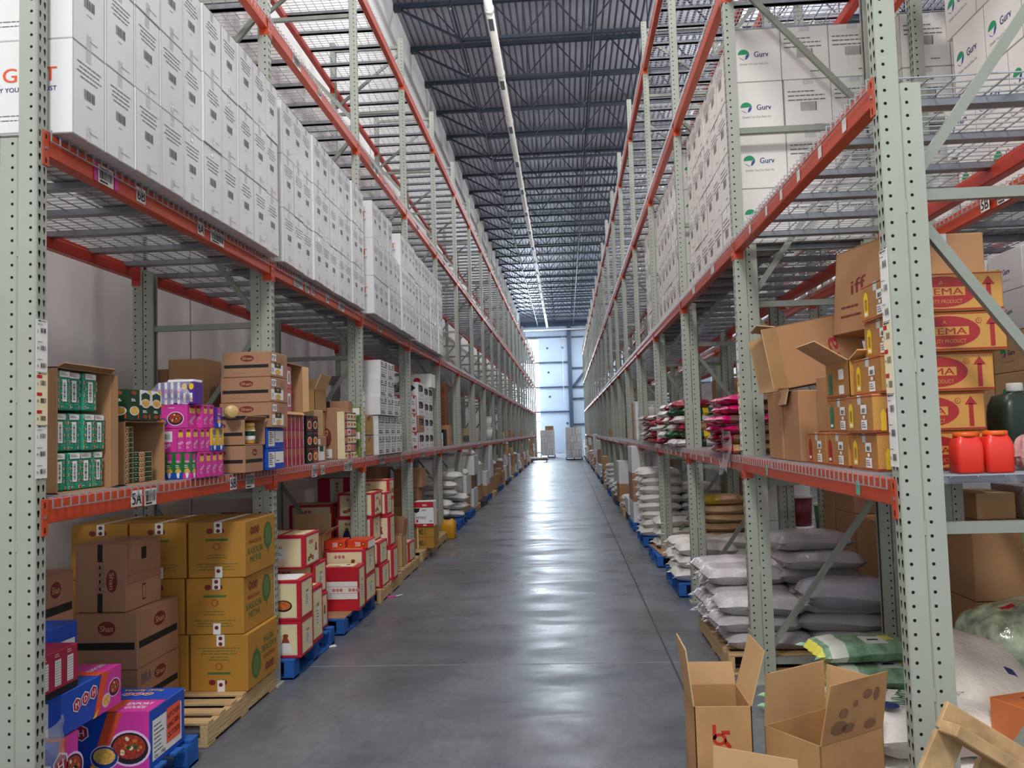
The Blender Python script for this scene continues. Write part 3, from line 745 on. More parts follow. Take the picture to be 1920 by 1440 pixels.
for i in range(4): bx(-2.26, -2.12, 4.672 + i * .087, 4.757 + i * .087, S1, .15, PINKB, lambda F, w_, d, h: p_packet(F, w_, d, h), 'magenta spice packet in the bottom row, %s from the green packets' % ordw[i], 0, None, 'spice packet', 'spice_packet', .001, False)
bx(-2.335, -2.215, 4.60, 4.80, S1 + .152, .136, PINKB, lambda F, w_, d, h: (F['S'].rect(.04, .06, .095, .12, PAPER, 2), F['S'].bars(.05, .075, .035, .03, BLACKP, 8, 3), F['S'].txt('MDH', .06, .035, .02, WHITE, .05, .4), F['S'].ell(.008, .03, .018, .03, DARK, 1)), 'magenta spice case with a small white barcode label, left end of the middle row', 0, None, 'spice case', 'spice_case', .002, False)
for i in range(2): bx(-2.213 + i * .046, -2.169 + i * .046, 4.60, 4.68, S1 + .152, .136, PINKB, lambda F, w_, d, h: p_packet(F, w_, d, h), 'narrow magenta spice packet right of the labelled case, %s of two' % ordw[i], 0, None, 'spice packet', 'spice_packet', .001, False)
for i in range(2): bx(-2.26, -2.12, 4.69 + i * .07, 4.757 + i * .07, S1 + .152, .136, PINKB, lambda F, w_, d, h: p_packet(F, w_, d, h), 'magenta spice packet in the middle row just left of the yellow packets, %s' % ('nearer', 'farther')[i], 0, None, 'spice packet', 'spice_packet', .001, False)
for i in range(2): bx(-2.26, -2.115, 4.835 + i * .092, 4.923 + i * .092, S1 + .152, .136, mat('yellow_packet', (232, 192, 60), .4), p_barb(BLUEB, GREYP), 'yellow spice packet with blue foot, %s of two' % ('nearer', 'farther')[i], 0, None, 'spice packet', 'spice_packet', .001, False)
bx(-2.335, -2.15, 4.60, 4.72, S1 + .290, .135, PINKB, p_mag, 'magenta spice case with a stew pot picture', 0, None, 'spice case', 'spice_case', .002, False)
for i in range(2): bx(-2.25, -2.118, 4.725 + i * .08, 4.80 + i * .08, S1 + .290, .135, PINKB, lambda F, w_, d, h: p_packet(F, w_, d, h), 'magenta spice packet in the top row right of the stew pot case, %s of two' % ('nearer', 'farther')[i], 0, None, 'spice packet', 'spice_packet', .001, False)
VIOL = mat('violet_packet', (82, 46, 150), .35)
bx(-2.24, -2.11, 4.892, 4.98, S1 + .290, .125, VIOL, p_barb(BLUEB, PINKB), 'violet spice packet with blue foot beside the magenta packets', 0, None, 'spice packet', 'spice_packet', .001, False)
def p_vio(F, w_, d, h):
    q = F['S']; W, H = q.W, q.H; q.ell(W * .5, H * .8, W * .42, H * .15, YELL, 2); q.rect(W * .3, H * .1, W * .7, H * .5, PAPER, 2); q.ell(W * .5, H * .2, W * .2, H * .09, RICE, 3)
for i in range(6):
    bx(-2.335 + i * .037, -2.300 + i * .037, 4.61, 4.72, S1 + .427, .125, VIOL, (p_vio if i > 3 else (lambda F, w_, d, h: (F['S'].rel(.3, 0, .7, 1, PAPER, 1), F['S'].rel(.35, .5, .65, .7, PINKB, 2), F['S'].rel(.35, .2, .65, .3, VIOL, 2)))), 'violet spice packet in the top tray, %s from the left' % ordw[i], rnd.uniform(-.03, .03), None, 'spice packet', 'spice_packet', .001, False)
mb = MB(); vs = []; fs = []
for i in range(9):
    for j in range(9):
        u, v = i / 8, j / 8; vs.append((-2.365 + .23 * u + .012 * math.sin(9 * v + u * 5), 4.595 - .02 * math.sin(PI * u) + .01 * math.sin(14 * u * v), S1 + .428 + .14 * v - (.03 * (1 - u) ** 3 * v * 2) + .006 * math.sin(11 * u)))
for i in range(8):
    for j in range(8): fs.append((i * 9 + j, (i + 1) * 9 + j, (i + 1) * 9 + j + 1, i * 9 + j + 1))
mb.mesh(vs, fs, FILM, True); tag(mb.build('plastic_wrap'), 'crumpled clear plastic wrap over the violet packets', 'plastic wrap')
one(carton(.15, .12, .014, WHITE, None, .002, False), 'card_lid', -2.20, 4.68, S1 + .554, 0, 'white card lid lying on top of the violet packets', 'lid')
# brown cartons with an oval maroon mark
def p_shan(fop=False, side_bar=True, bar='h', lines=True, both=True):
    def f(F, w_, d, h):
        for s_ in ('S', 'E', 'W') if both else ('S',):
            q = F[s_]; W, H = q.W, q.H
            if s_ in 'EW' and fop:
                q.rect(W * .04, H * .10, W * .72, H * .52, PAPER, 1); q.rect(W * .22, H * .38, W * .60, H * .60, DGREEN, 2); q.ell(W * .42, H * .22, W * .15, H * .11, RICE, 3); q.ell(W * .40, H * .5, W * .07, H * .05, ORNG, 3)
                q.rect(W * .06, H * .64, W * .32, H * .92, WHITE, 1); q.txt('FOP', W * .19, H * .78, H * .16, BLACKP, W * .2); q.lines(W * .08, H * .34, W * .12, 4, H * .05, GREYP, k=3); q.lines(W * .55, H * .8, W * .3, 3, H * .08, MAROON, th=.002)
                continue
            q.shan(W * .52, H * .74, W * .14, H * .13); q.rect(W * .04, H * .36, W * .96, H * .49, BLACKP)
            if lines: q.lines(W * .2, H * .16, W * .5, 1, .02, SEAM, th=.002)
            q.rect(0, H * .995, W, H, KRAFTD)
    return f
XS = -2.02
for i in range(2):
    bx(-2.42, -2.055, 5.20, 5.52, S1 + .177 * i, .175, SHANB, p_shan(), ('brown carton with maroon oval, lowest at the left of the brown stack on the shelf', 'brown carton with a jar showing in its cut open end')[i], 0) if i == 0 else None
r = flap_box('open_carton', -2.42, -2.055, 5.20, 5.56, S1 + .177, .17, 'E', 'brown carton with a cut open end showing a jar, on the left shelf', SHANB, KRAFTD, lambda F, w_, d, h: (F['S'].shan(w_ * .52, h * .74, w_ * .14, h * .13), F['S'].rect(w_ * .04, h * .36, w_ * .96, h * .49, BLACKP)), flaps=(('T', .025, .9),))
def jar(name, x, y, z, label, rot=(0, 0, 0), s=1., body=None, lidm=None):
    t = empty(name, (x, y, z), label, 'jar'); t.rotation_euler = rot
    m = MB(); m.lathe([(.030 * s, 0), (.036 * s, .006 * s), (.036 * s, .085 * s), (.030 * s, .098 * s)], body or RICE, 20); g = m.build('glass', t)
    m = MB(); m.lathe([(.0368 * s, .02 * s), (.0372 * s, .03 * s), (.0372 * s, .07 * s), (.0368 * s, .078 * s)], PAPER, 20); m.lathe([(.0375 * s, .045 * s), (.0377 * s, .05 * s), (.0377 * s, .068 * s), (.0375 * s, .072 * s)], DGREEN, 20); m.build('label', g)
    m = MB(); m.lathe([(.033 * s, .098 * s), (.034 * s, .100 * s), (.034 * s, .116 * s), (.031 * s, .119 * s)], lidm or RICE, 20); m.build('lid', t); return t
jar('condiment_jar', -2.10, 5.38, S1 + .186, 'jar with green and white label inside the cut open brown carton', s=1.15)
jar('condiment_jar', -2.15, 5.20, S1 + .352 + .04, 'jar lying on its side on the cut open brown carton', (PI / 2 + .0, 0, .5), 1.12, RICE, mat('straw_lid', (206, 172, 110), .35))
for i in range(2):
    def p_bl(F, w_, d, h):
        q = F['E']; W, H = q.W, q.H; q.rect(W * .05, H * .12, W * .42, H * .85, PAPER); q.lines(W * .08, H * .74, W * .3, 6, H * .1, BLACKP); q.rect(W * .45, H * .3, W * .95, H * .85, PAPER, 1); q.lines(W * .5, H * .4, W * .3, 1, H * .1, GREYP)
    bx(-2.40, -2.05, 5.59, 5.925, S1 + .146 * i, .144, BLUEB, p_bl, 'blue carton with white shipping labels under the brown stack, %s' % ('lower', 'upper')[i], 0)
for i in range(3):
    bx(-2.385 + .012 * i, -2.02 + .0 * i, 5.585, 5.93, S1 + .293 + .176 * i, .174, SHANB, p_shan(True), 'brown carton with maroon oval and labelled end, %s of three by the post' % ('bottom', 'middle', 'top')[i], (.01, -.015, .0)[i])
# cartons at the back of the first bay
bx(-2.96, -2.69, 6.02, 6.35, S1, .83, KRAFT, None, 'plain brown carton at the back of the first left shelf behind the violet packets')
bx(-3.12, -2.97, 6.04, 6.3, S1, .76, KRAFTD, None, 'dark brown carton at the back of the first left shelf beyond the rear post')
# ---------------------------------------------------------------- left shelf, second bay onwards
def rx(px, Y):  # left rack: aisle coordinate for a shelf item front
    return px
def p_redpk(n, rows):
    def f(F, w_, d, h):
        q = F['E']; W, H = q.W, q.H
        for i in range(n):
            a = W * i / n; q.rect(a + W / n * .78, 0, a + W / n * .9, H, PAPER, 1)
            for k in range(4): q.rect(a + W / n * (.12 + .16 * k), H * .55, a + W / n * (.16 + .16 * k), H * .95, RICE, 2)
        q.rect(0, H * .97, W, H, PINKB, 1)
    return f
RP = mat('crimson_packet', (176, 34, 66), .4)
for l in range(3):
    for i in range(3):
        bx(-2.42, -2.155, 6.12 + i * .20, 6.315 + i * .20, S1 + l * .139, .137, RP, p_redpk(2, 1), 'crimson spice packet row, %s layer, %s from the post in the second bay' % (layer[l], ordw[i]), 0, 'crimson packets in the second bay', 'spice packet', 'spice_packet', .001, False)
flap_box('open_carton', -2.50, -2.15, 6.18, 6.68, S1 + .42, .385, 'E', 'open brown carton with pink and white packets on top of the crimson packets', KRAFT, KRAFTL, None, (('N', .05, .3), ('B', .03, .8)))
for l in range(2):
    for i in range(2):
        bx(-2.40, -2.18 + .012 * i, 6.20 + i * .13, 6.325 + i * .13, S1 + .428 + l * .178, .174, mat('rose_packet', (206, 96, 122), .4), lambda F, w_, d, h: (F['E'].rel(.25, .2, .8, .8, PAPER, 1), F['E'].bars(.05, .05, .04, .07, BLACKP, 8)), 'rose packet with white label in the open carton above the crimson packets, %s, %s' % (('lower', 'upper')[l], ('near', 'far')[i]), 0, None, 'spice packet', 'spice_packet', .001, False)
def p_fruit(nc, nr, cols):
    def f(F, w_, d, h):
        for s_ in 'E':
            q = F[s_]; W, H = q.W, q.H; g = random.Random(nc * 7 + nr)
            for r_ in range(nr):
                for c_ in range(nc):
                    x0, y0 = W * c_ / nc, H * r_ / nr; bw, bh = W / nc, H / nr
                    q.rect(x0 + bw * .05, y0 + bh * .03, x0 + bw * .95, y0 + bh * .97, g.choice(cols), 1)
                    q.rect(x0 + bw * .05, y0 + bh * .82, x0 + bw * .95, y0 + bh * .97, g.choice((BLACKP, MAROON, DGREEN)), 2)
                    q.ell(x0 + bw * .5, y0 + bh * .42, bw * .36, bh * .26, CREAM, 2, 12); q.ell(x0 + bw * .5, y0 + bh * .42, bw * .28, bh * .19, g.choice((CURRY, RUST, ORNG)), 3, 12)
    return f
bx(-2.40, -2.16, 6.80, 7.12, S1, .40, DARK, p_fruit(2, 3, (MAROON, RUST, BLACKP)), 'stack of dark pickle jars in printed sleeves, second bay of the left shelf', 0, None, 'jar pack', 'jar_pack', .002, False)
bx(-2.46, -2.20, 7.20, 7.50, S1, .225, SHANB, lambda F, w_, d, h: (F['E'].rel(.1, .05, .8, .6, PAPER), F['E'].rel(.3, .4, .7, .62, DGREEN, 2), F['E'].rel(.1, .68, .4, .9, WHITE, 1), F['S'].rect(0, .08, .26, .12, BLACKP)), 'small brown carton with white label beside the tall oval-marked carton')
bx(-2.44, -2.22, 7.22, 7.48, S1 + .226, .235, KRAFTL, lambda F, w_, d, h: (F['S'].rect(w_ * .3, h * .25, w_ * .7, h * .7, RUST), F['S'].rect(w_ * .33, h * .28, w_ * .67, h * .67, KRAFTL, 2), F['S'].rect(w_ * .45, h * .35, w_ * .55, h * .55, RUST, 3), F['E'].lines(w_ * .2, h * .5, .1, 2, .03, RUST)), 'small pale kraft carton standing on the small brown labelled carton')
def p_tall(F, w_, d, h):
    q = F['S']; W, H = q.W, q.H; q.rect(W * .30, 0, W * .42, H, BLACKP); q.shan(W * .72, H * .42, W * .26, W * .15, -PI / 2, 2); q.rect(W * .62, H * .03, W * .88, H * .2, PAPER, 2); q.lines(W * .66, H * .15, W * .15, 3, .02, BLACKP, k=3)
bx(-2.60, -2.225, 7.93, 8.42, S1, .50, SHANB, p_tall, 'tall brown carton with a black stripe and sideways maroon oval, second left bay')
bx(-2.223, -2.15, 7.95, 8.40, S1, .46, CREAM, p_fruit(4, 6, (RP, PINKB, CREAM, PAPER)), 'colourful fruit jars stacked six high beside the tall striped carton', 0, None, 'jar pack', 'jar_pack', .002, False)
bx(-2.62, -2.24, 8.44, 8.62, S1, .585, SHANB, lambda F, w_, d, h: F['S'].rect(w_ * .4, h * .86, w_ * .5, h, BLACKP), 'tall brown carton just behind the striped one, left shelf')
GRP = mat('lime_packet', (112, 152, 66), .4)
bx(-2.44, -2.165, 8.42 + .21, 8.66 + .05, S1, .53, GRP, lambda F, w_, d, h: (p_fruit(1, 6, (GRP, GREENP, mat('olive_packet', (150, 176, 90), .4)))(F, w_, d, h), F['S'].rel(.2, 0, .9, .04, PAPER), [F['S'].rect(.15, .02 + .085 * i, .27, .09 + .085 * i, (GRP, GREENP, PAPER)[i % 3], 1) for i in range(6)]), 'stack of lime green packets at the end of the second left bay', 0, None, 'packet stack', 'packet_stack', .002, False)
# ochre cartons with blue seal in the second bay rear and third bay
def p_ob(F, w_, d, h):
    for s_ in 'SE':
        q = F[s_]; W, H = q.W, q.H
        q.pol([(W * .42, H), (W * .42, H * .86), (W * .5, H * .8), (W * .58, H * .86), (W * .58, H)], BLUEB)
        q.lines(W * .15, H * .28, W * .6, 2, H * .07, GREYP, th=.004); q.rect(0, 0, W, H * .03, NAVY, 1); q.rect(0, 0, W * .03, H, NAVY, 1)
    F['E'].rel(.2, .7, .4, .9, RUST, 2)
KD2 = mat('tan_carton', (166, 128, 76), .65, 0, .06)
for (x0, y0, l, lab) in ((-3.05, 7.45, 0, 'lower left'), (-3.05, 7.45, 1, 'middle left'), (-3.06, 7.45, 2, 'upper left')):
    bx(x0, x0 + .42, y0, y0 + .40, S1 + .262 * l, .26, KD2, p_ob, 'tan carton with dark blue edges at the back of the second left bay, %s' % lab)
flap_box('open_carton', -3.02 + .43, -2.30 - .0, 7.50, 7.86, S1 + .46, .20, 'T', 'open tan carton with raised flaps above the small cartons, second left bay', KD2, KRAFTL, None, (('W', .13, .5), ('E', .15, .4), ('N', .12, .15)))
bx(-2.59, -2.31, 7.51, 7.85, S1, .459, KD2, None, 'tan carton supporting the open tan carton, second left bay')
# white printed cartons, third bay
def p_form(F, w_, d, h):
    q = F['E']; W, H = q.W, q.H
    n = max(1, round(W / .36))
    for i in range(n):
        a = W * i / n; b = W / n
        q.lines(a + b * .1, H * .86, b * .5, 2, H * .09, BLACKP, th=H * .035); q.rect(a + b * .68, H * .74, a + b * .9, H * .93, BLACKP); q.rect(a + b * .74, H * .79, a + b * .84, H * .88, PAPER, 2)
        q.lines(a + b * .1, H * .64, b * .8, 1, .02, BLACKP, th=H * .04, seed=2)
        for r_ in range(2):
            for c_ in range(3): q.rect(a + b * (.14 + .28 * c_), H * (.46 - .14 * r_), a + b * (.22 + .28 * c_), H * (.52 - .14 * r_), BLACKP)
        q.lines(a + b * .1, H * .2, b * .8, 2, H * .1, BLACKP, th=H * .045)
    q2 = F['S']; q2.lines(q2.W * .05, H * .10, q2.W * .5, 1, .01, GREYP, th=.004)
WF = carton(.46, .38, .208, WBOX, p_form).build('carton'); WF2 = carton(.46, .33, .222, WBOX, p_form).build('carton')
G_ = 'white printed cartons in the third left bay'
for i in range(3):
    for k in range(2 if i < 2 else 3):
        put(WF, -2.315 + (.0, -.01, -.02)[k] * 0, 9.42 + k * .385 + .03 * (2 - i), S1 + .452 + (2 - i) * .21, 0, None, 'white printed carton, third left bay, %s of three upper layers, %s from the post' % (('top', 'middle', 'lowest')[i], ordw[k]), 'carton', G_)
for l in range(2):
    for k in range(4):
        put(WF2, -2.345, 9.42 + k * .335 + (.34 if 0 else 0), S1 + l * .224, 0, None, 'white printed carton in the third left bay, %s layer, %s from the ochre cartons' % (('bottom', 'second')[l], ordw[k]), 'carton', G_)
OC = mat('ochre_blue_carton', (188, 148, 80), .6, 0, .05)
for l in range(2):
    bx(-2.42, -2.155, 8.87, 9.17, S1 + .224 * l, .222, OC, p_ob, 'ochre carton with blue trim by the third left post, %s one' % ('lower', 'upper')[l])
for k in range(3):
    for l in range(3):
        bx(-3.1, -2.66, 8.82 + .46 * k, 9.26 + .46 * k, S1 + .27 * l, .268, WBOX if l else KD2, None, '%s carton at the back of the third left bay, %s layer, %s column' % ('white' if l else 'tan', layer[l], ordw[k]))
for k, xx in enumerate((-3.1, -2.68)): bx(xx, xx + .38, 10.3, 10.7, S1 + .81 + .0, .18, mat('mauve_carton', (150, 130, 140), .6), lambda F, w_, d, h: F['S'].ell(w_ * .8, h * .8, .03, .05, DARK), 'dark topped carton high at the back of the third left bay, %s' % ('left', 'right')[k]) if k == 0 else None
# fourth bay: red-white, black-white cartons
def p_rw(F, w_, d, h):
    for s_ in 'SE':
        q = F[s_]; W, H = q.W, q.H; q.rect(W * .92, 0, W, H, REDB); q.rect(0, H * .95, W, H, REDB); q.lines(W * .1, H * .6, W * .6, 2, H * .12, NAVY, th=H * .04); q.rect(W * .15, H * .08, W * .7, H * .24, REDB, 1); q.ell(W * .5, H * .9, W * .2, H * .1, REDB, 2)
def p_bw(F, w_, d, h):
    for s_ in 'SE':
        q = F[s_]; W, H = q.W, q.H; q.rect(W * .1, H * .45, W * .78, H * .85, BLACKP); q.pol([(W * .78, H * .85), (W * .92, H * .65), (W * .78, H * .45)], BLACKP); q.lines(W * .2, H * .65, W * .4, 2, H * .12, PAPER, k=2, th=H * .03); q.lines(W * .5, H * .2, W * .3, 1, .02, NAVY, th=H * .06)
for l in range(3): bx(-2.45, -2.17, 11.62 - .02 * l, 12.0 + (.1 if l == 0 else 0), S1 + .262 * l, .26, WHITE, p_rw, 'white carton with red trim in the fourth left bay, %s layer' % layer[l])
for l in range(4): bx(-2.62, -2.17, 12.15, 12.62, S1 + .25 * l, .248, WBOX if l != 1 else SHANB, p_bw, 'white carton with a black arrow print in the fourth left bay, %s layer' % layer[l])
bx(-2.62, -2.16, 13.3, 13.75, S1 + .98, .22, WHITE, lambda F, w_, d, h: (F['S'].ell(w_ * .5, h * .5, .06, .05, REDB), F['S'].lines(w_ * .1, h * .3, w_ * .8, 1, .02, REDB, th=.008)), 'white carton with a red mark topping the stack past the fourth left post')
for l in range(4):
    for k in range(2): bx(-2.6 - .02, -2.2, 12.95 + .42 * k - .1, 13.35 + .42 * k - .1, S1 + .245 * l, .243, WBOX, p_bw, 'black and white printed carton, %s layer, %s column, end of fourth left bay' % (layer[l], ('near', 'far')[k]))
# middle distance shelf goods
MISC = [(-2.6, -2.2, 14.35, 14.75, .24, WBOX), (-2.5, -2.2, 14.9, 15.2, .30, DARK), (-2.6, -2.18, 15.4, 15.7, .38, KRAFT)]
names = ['white carton low on the shelf beyond the fifth left post', 'black and teal pack on the shelf beyond the fifth left post', 'tall kraft carton on the shelf beyond the fifth left post']
for (x0, x1, y0, y1, h, m_), nm in zip(MISC, names): bx(x0, x1, y0, y1, S1, h, m_, None, nm)
for l in range(3): bx(-2.95, -2.4, 16.4, 16.95, S1 + .32 * l + .28, .318, mat('rust_brown_carton', (150, 88, 56), .65), lambda F, w_, d, h: F['S'].ell(w_ * .4, h * .5, .09, .07, RUST), 'rust brown carton standing on the kraft base in the fifth left bay, %s layer' % layer[l])
bx(-2.95, -2.4, 16.4, 16.95, S1, .279, KRAFT, None, 'kraft carton under the rust brown stack in the fifth left bay')
bx(-2.62, -2.17, 19.9, 20.4, S1, .34, mat('beige_carton', (214, 196, 150), .6), lambda F, w_, d, h: F['S'].rect(w_ * .3, .02, w_ * .95, h * .5, GREYP), 'beige and grey carton on the left shelf in the middle distance')
def bucket(x, y, z, r, h, m_, label, lidm=None):
    t = empty('bucket', (x, y, z), label, 'bucket'); m = MB(); m.lathe([(r * .86, 0), (r, h)], m_, 20); m.build('body', t)
    m = MB(); m.lathe([(r * 1.06, h), (r * 1.06, h + .02), (r * .9, h + .028)], lidm or m_, 20); m.build('lid', t); return t
bucket(-2.36, 24.6, S1, .17, .34, WHITE, 'lower white bucket stacked on the left shelf in the middle distance')
bucket(-2.36, 24.6, S1 + .37, .16, .30, WHITE, 'upper white bucket stacked on the left shelf in the middle distance')
cols = [KRAFT, KRAFTL, SHANB, WBOX, KD2, WBOX]
def clutter(n, side, y0, y1, z, group, lab, hmax=.5, seed=1):
    g = random.Random(seed); y = y0
    for i in range(n):
        w_ = g.uniform(.3, .55); d = g.uniform(.3, .6); h = g.uniform(.2, hmax); y = y0 + (y1 - y0) * i / n
        x = (XL - w_ / 2 - g.uniform(.02, .2)) if side < 0 else (XR + w_ / 2 + g.uniform(.02, .2))
        c_ = g.choice(cols)
        bx(x - w_ / 2, x + w_ / 2, y, y + min(d, (y1 - y0) / n * .95), z, h, c_, None, lab, 0, group)
clutter(20, -1, 26.2, 59, S1, 'small cartons far down the left shelf', 'small carton far down the left shelf, lost in the distance', .34, 5)
# beams carry white tickets with location codes
LBL = {}
def ticket(parent, y, z, txt=None, w_=.09, h=.075, bars=False, side=1, x=0.0015):
    mb = MB(); mb.box(*sorted((side * x, side * (x + .001))), y, y + w_, z, z + h, PAPER)
    F = Face(mb, (side * (x + .0015), y if side > 0 else y + w_, z), (0, side, 0), (0, 0, 1), w_, h)
    if txt: F.txt(txt, w_ / 2, h / 2, h * .72, BLACKP, w_ * .82)
    if bars: F.bars(w_ * .06, h * .25, w_ * .88, h * .65, BLACKP, 22); F.lines(w_ * .1, h * .08, w_ * .8, 1, .01, BLACKP, th=h * .1)
    return mb.build('shelf_label', parent)
def beam_at(root, s, k, l):
    for o in root.children:
        if o.name.startswith('beam') and abs(o.location.x) < .01 and abs(o.location.y - k * BAY) < .01 and abs(o.location.z - LV[l]) < .01: return o
b = beam_at(RL, -1, 0, 1)
ticket(b, .34, .052, None, .03, .085, False).data.materials[0] = PINKB
ticket(b, .375, .052, None, .13, .085, True); ticket(b, .515, .052, None, .035, .085).data.materials[0] = PINKB
ticket(b, .72, .06, '6B'); ticket(b, 1.42, .06, '6A'); ticket(b, 1.60, .055, None, .2, .08, True)
b = beam_at(RL, -1, 0, 0); ticket(b, .66, .055, '5A', .105, .08); ticket(b, .79, .05, None, .12, .085, True); ticket(b, 1.86, .055, '5B', .105, .08); ticket(b, 2.12, .045, None, .15, .095, True)
b = beam_at(RL, -1, 1, 1); ticket(b, .45, .055, None, .22, .08, True); ticket(b, .74, .055, None, .10, .08, True); ticket(b, .90, .06, '5B'); ticket(b, 1.34, .06, '5A'); ticket(b, 1.75, .055, None, .2, .08, True)
b = beam_at(RL, -1, 1, 0); ticket(b, .84, .04, None, .14, .1, True); ticket(b, 1.10, .05, '5A', .11, .08); ticket(b, 1.85, .045, '5B', .11, .08); ticket(b, 1.98, .04, None, .16, .1, True)
for k in range(2, 7):
    for l in (0, 1, 2):
        b = beam_at(RL, -1, k, l)
        if b: ticket(b, .7, .05, None, .2, .085, True); ticket(b, 1.9, .05, '5B' if l < 2 else '6B', .1, .08)
for k in (0, 1, 2):
    for l in (2,):
        b = beam_at(RL, -1, k, l)
        if b: ticket(b, .5, .05, None, .2, .085, True); ticket(b, 1.2, .05, '6A', .1, .08)
# long printed label strips hanging on the first left post and further posts
def strip(y, z0, z1, name='label_strip', x=None, s=1, label=''):
    mb = MB(); W = .074; x = XL + .0015 if x is None else x
    mb.box(*sorted((x, x + s * .0012)), y, y + W, z0, z1, PAPER); F = Face(mb, (x + s * .0016, y if s > 0 else y + W, z0), (0, s, 0), (0, 0, 1), W, z1 - z0); H = z1 - z0
    n = 9; YP = mat('aged_paper', (240, 228, 190), .6)
    F.rect(0, H / 3, W, H * 2 / 3, YP, 1)
    for i in range(n):
        zz = H * i / n; F.bars(W * .36, zz + H / n * .25, W * .5, H / n * .28, BLACKP, 12); F.txt('LMR'[2 - i % 3], W * .15, zz + H / n * .35, .012, BLACKP)
        if 3 <= i < 6: F.rect(W * .05, zz + H / n * .66, W * .5, zz + H / n * .84, REDB, 2)
        else: F.lines(W * .1, zz + H / n * .7, W * .7, 1, .01, GREYP, th=.003)
        if i % 3 == 2: F.pol([(W * .1, zz + H / n * .92), (W * .3, zz + H / n * .98), (W * .3, zz + H / n * .94), (W * .85, zz + H / n * .94), (W * .85, zz + H / n * .90), (W * .3, zz + H / n * .90), (W * .3, zz + H / n * .86)], BLACKP, 3)
        if i in (3, 6): F.rect(0, zz - .001, W, zz + .001, SEAM, 3)
    return tag(mb.build(name), label, 'label strip')
strip(YL1 - COL, 1.64, 2.29, label='long white strip of barcode labels stuck on the nearest left post')
strip(YL1 + 2 * BAY - COL, 1.62, 2.26, label='white strip of barcode labels on the third left post')
strip(YL1 + 3 * BAY - COL, 1.62, 2.26, label='white strip of barcode labels on the fourth left post')
strip(YR1 - COL, 1.60, 2.42, x=XR - .0015, s=-1, label='long dirty white label strip stuck on the nearest right post')
strip(YR1 + BAY - COL, 1.60, 2.36, x=XR - .0015, s=-1, label='long white label strip on the second right post')

# ---------------------------------------------------------------- pallets and floor goods, left
def pallet(x0, x1, y0, y1, label, m_=None, mx=None, block=False, h=.145):
    m_ = m_ or WOOD; mx = mx or WOODX
    t = empty('pallet', ((x0 + x1) / 2, (y0 + y1) / 2, 0), label, 'pallet'); a, b = (x1 - x0) / 2, (y1 - y0) / 2
    mb = MB(); n = 7
    for i in range(n):
        y = -b + (2 * b - .09) * i / (n - 1); mb.box(-a, a, y, y + .09, h - .018, h, m_, None, .003)
    mb.build('top_boards', t)
    for i in range(3):
        x = -a + (2 * a - .045) * i / 2
        if block:
            for yy in (-b, -.05, b - .14):
                mb = MB(); mb.box(x - (.03 if i else 0), x + .045 + (.03 if i < 2 else 0), yy, yy + .14, .018, h - .018, mx, None, .003); mb.build('block', t)
        else: mb = MB(); mb.box(x, x + .045, -b, b, .018, h - .018, mx, None, .003); mb.build('stringer', t)
    mb = MB()
    for yy in (-b, -.06, b - .12): mb.box(-a, a, yy, yy + .12, 0, .018, m_, None, .003)
    if block:
        for xx in (-a, a - .1): mb.box(xx, xx + .1, -b, b, 0, .0175, mx)
    mb.build('bottom_boards', t); return t
PT = .1455
pallet(-3.25, -2.10, 3.42, 4.60, 'blue painted pallet under the blue and magenta spice cartons, nearest on the left', BLUEPAL, BLUEPAL, True)
pallet(-3.28, -2.13, 4.78, 5.92, 'bare wooden pallet under the ochre cartons, left floor')
pallet(-3.2, -2.06, 6.10, 7.18, 'blue pallet under the first red cartons, left floor', BLUEPAL, BLUEPAL, True)
pallet(-3.15, -2.04, 7.42, 8.60, 'blue pallet with a brown board sheet on it, left floor', BLUEPAL, BLUEPAL, True)
pallet(-3.15, -2.02, 8.80, 9.92, 'wooden pallet under the tall red and cream stacks, left floor')
pallet(-3.15, -2.04, 10.05, 11.25, 'wooden pallet carrying the single red carton with open flaps')
pallet(-3.15, -2.06, 11.6, 12.6, 'wooden pallet under the tied kraft cartons before the fourth left post'); pallet(-3.15, -2.06, 12.75, 14.0, 'wooden pallet behind the red and white nitrile carton')
one(carton(1.1, 1.1, .006, KRAFT, None, .001, False), 'board_sheet', -2.6, 8.0, PT, .01, 'flat brown board sheet covering the second blue pallet on the left', 'board sheet')
def sticker_food(F, w_, d, h): pass
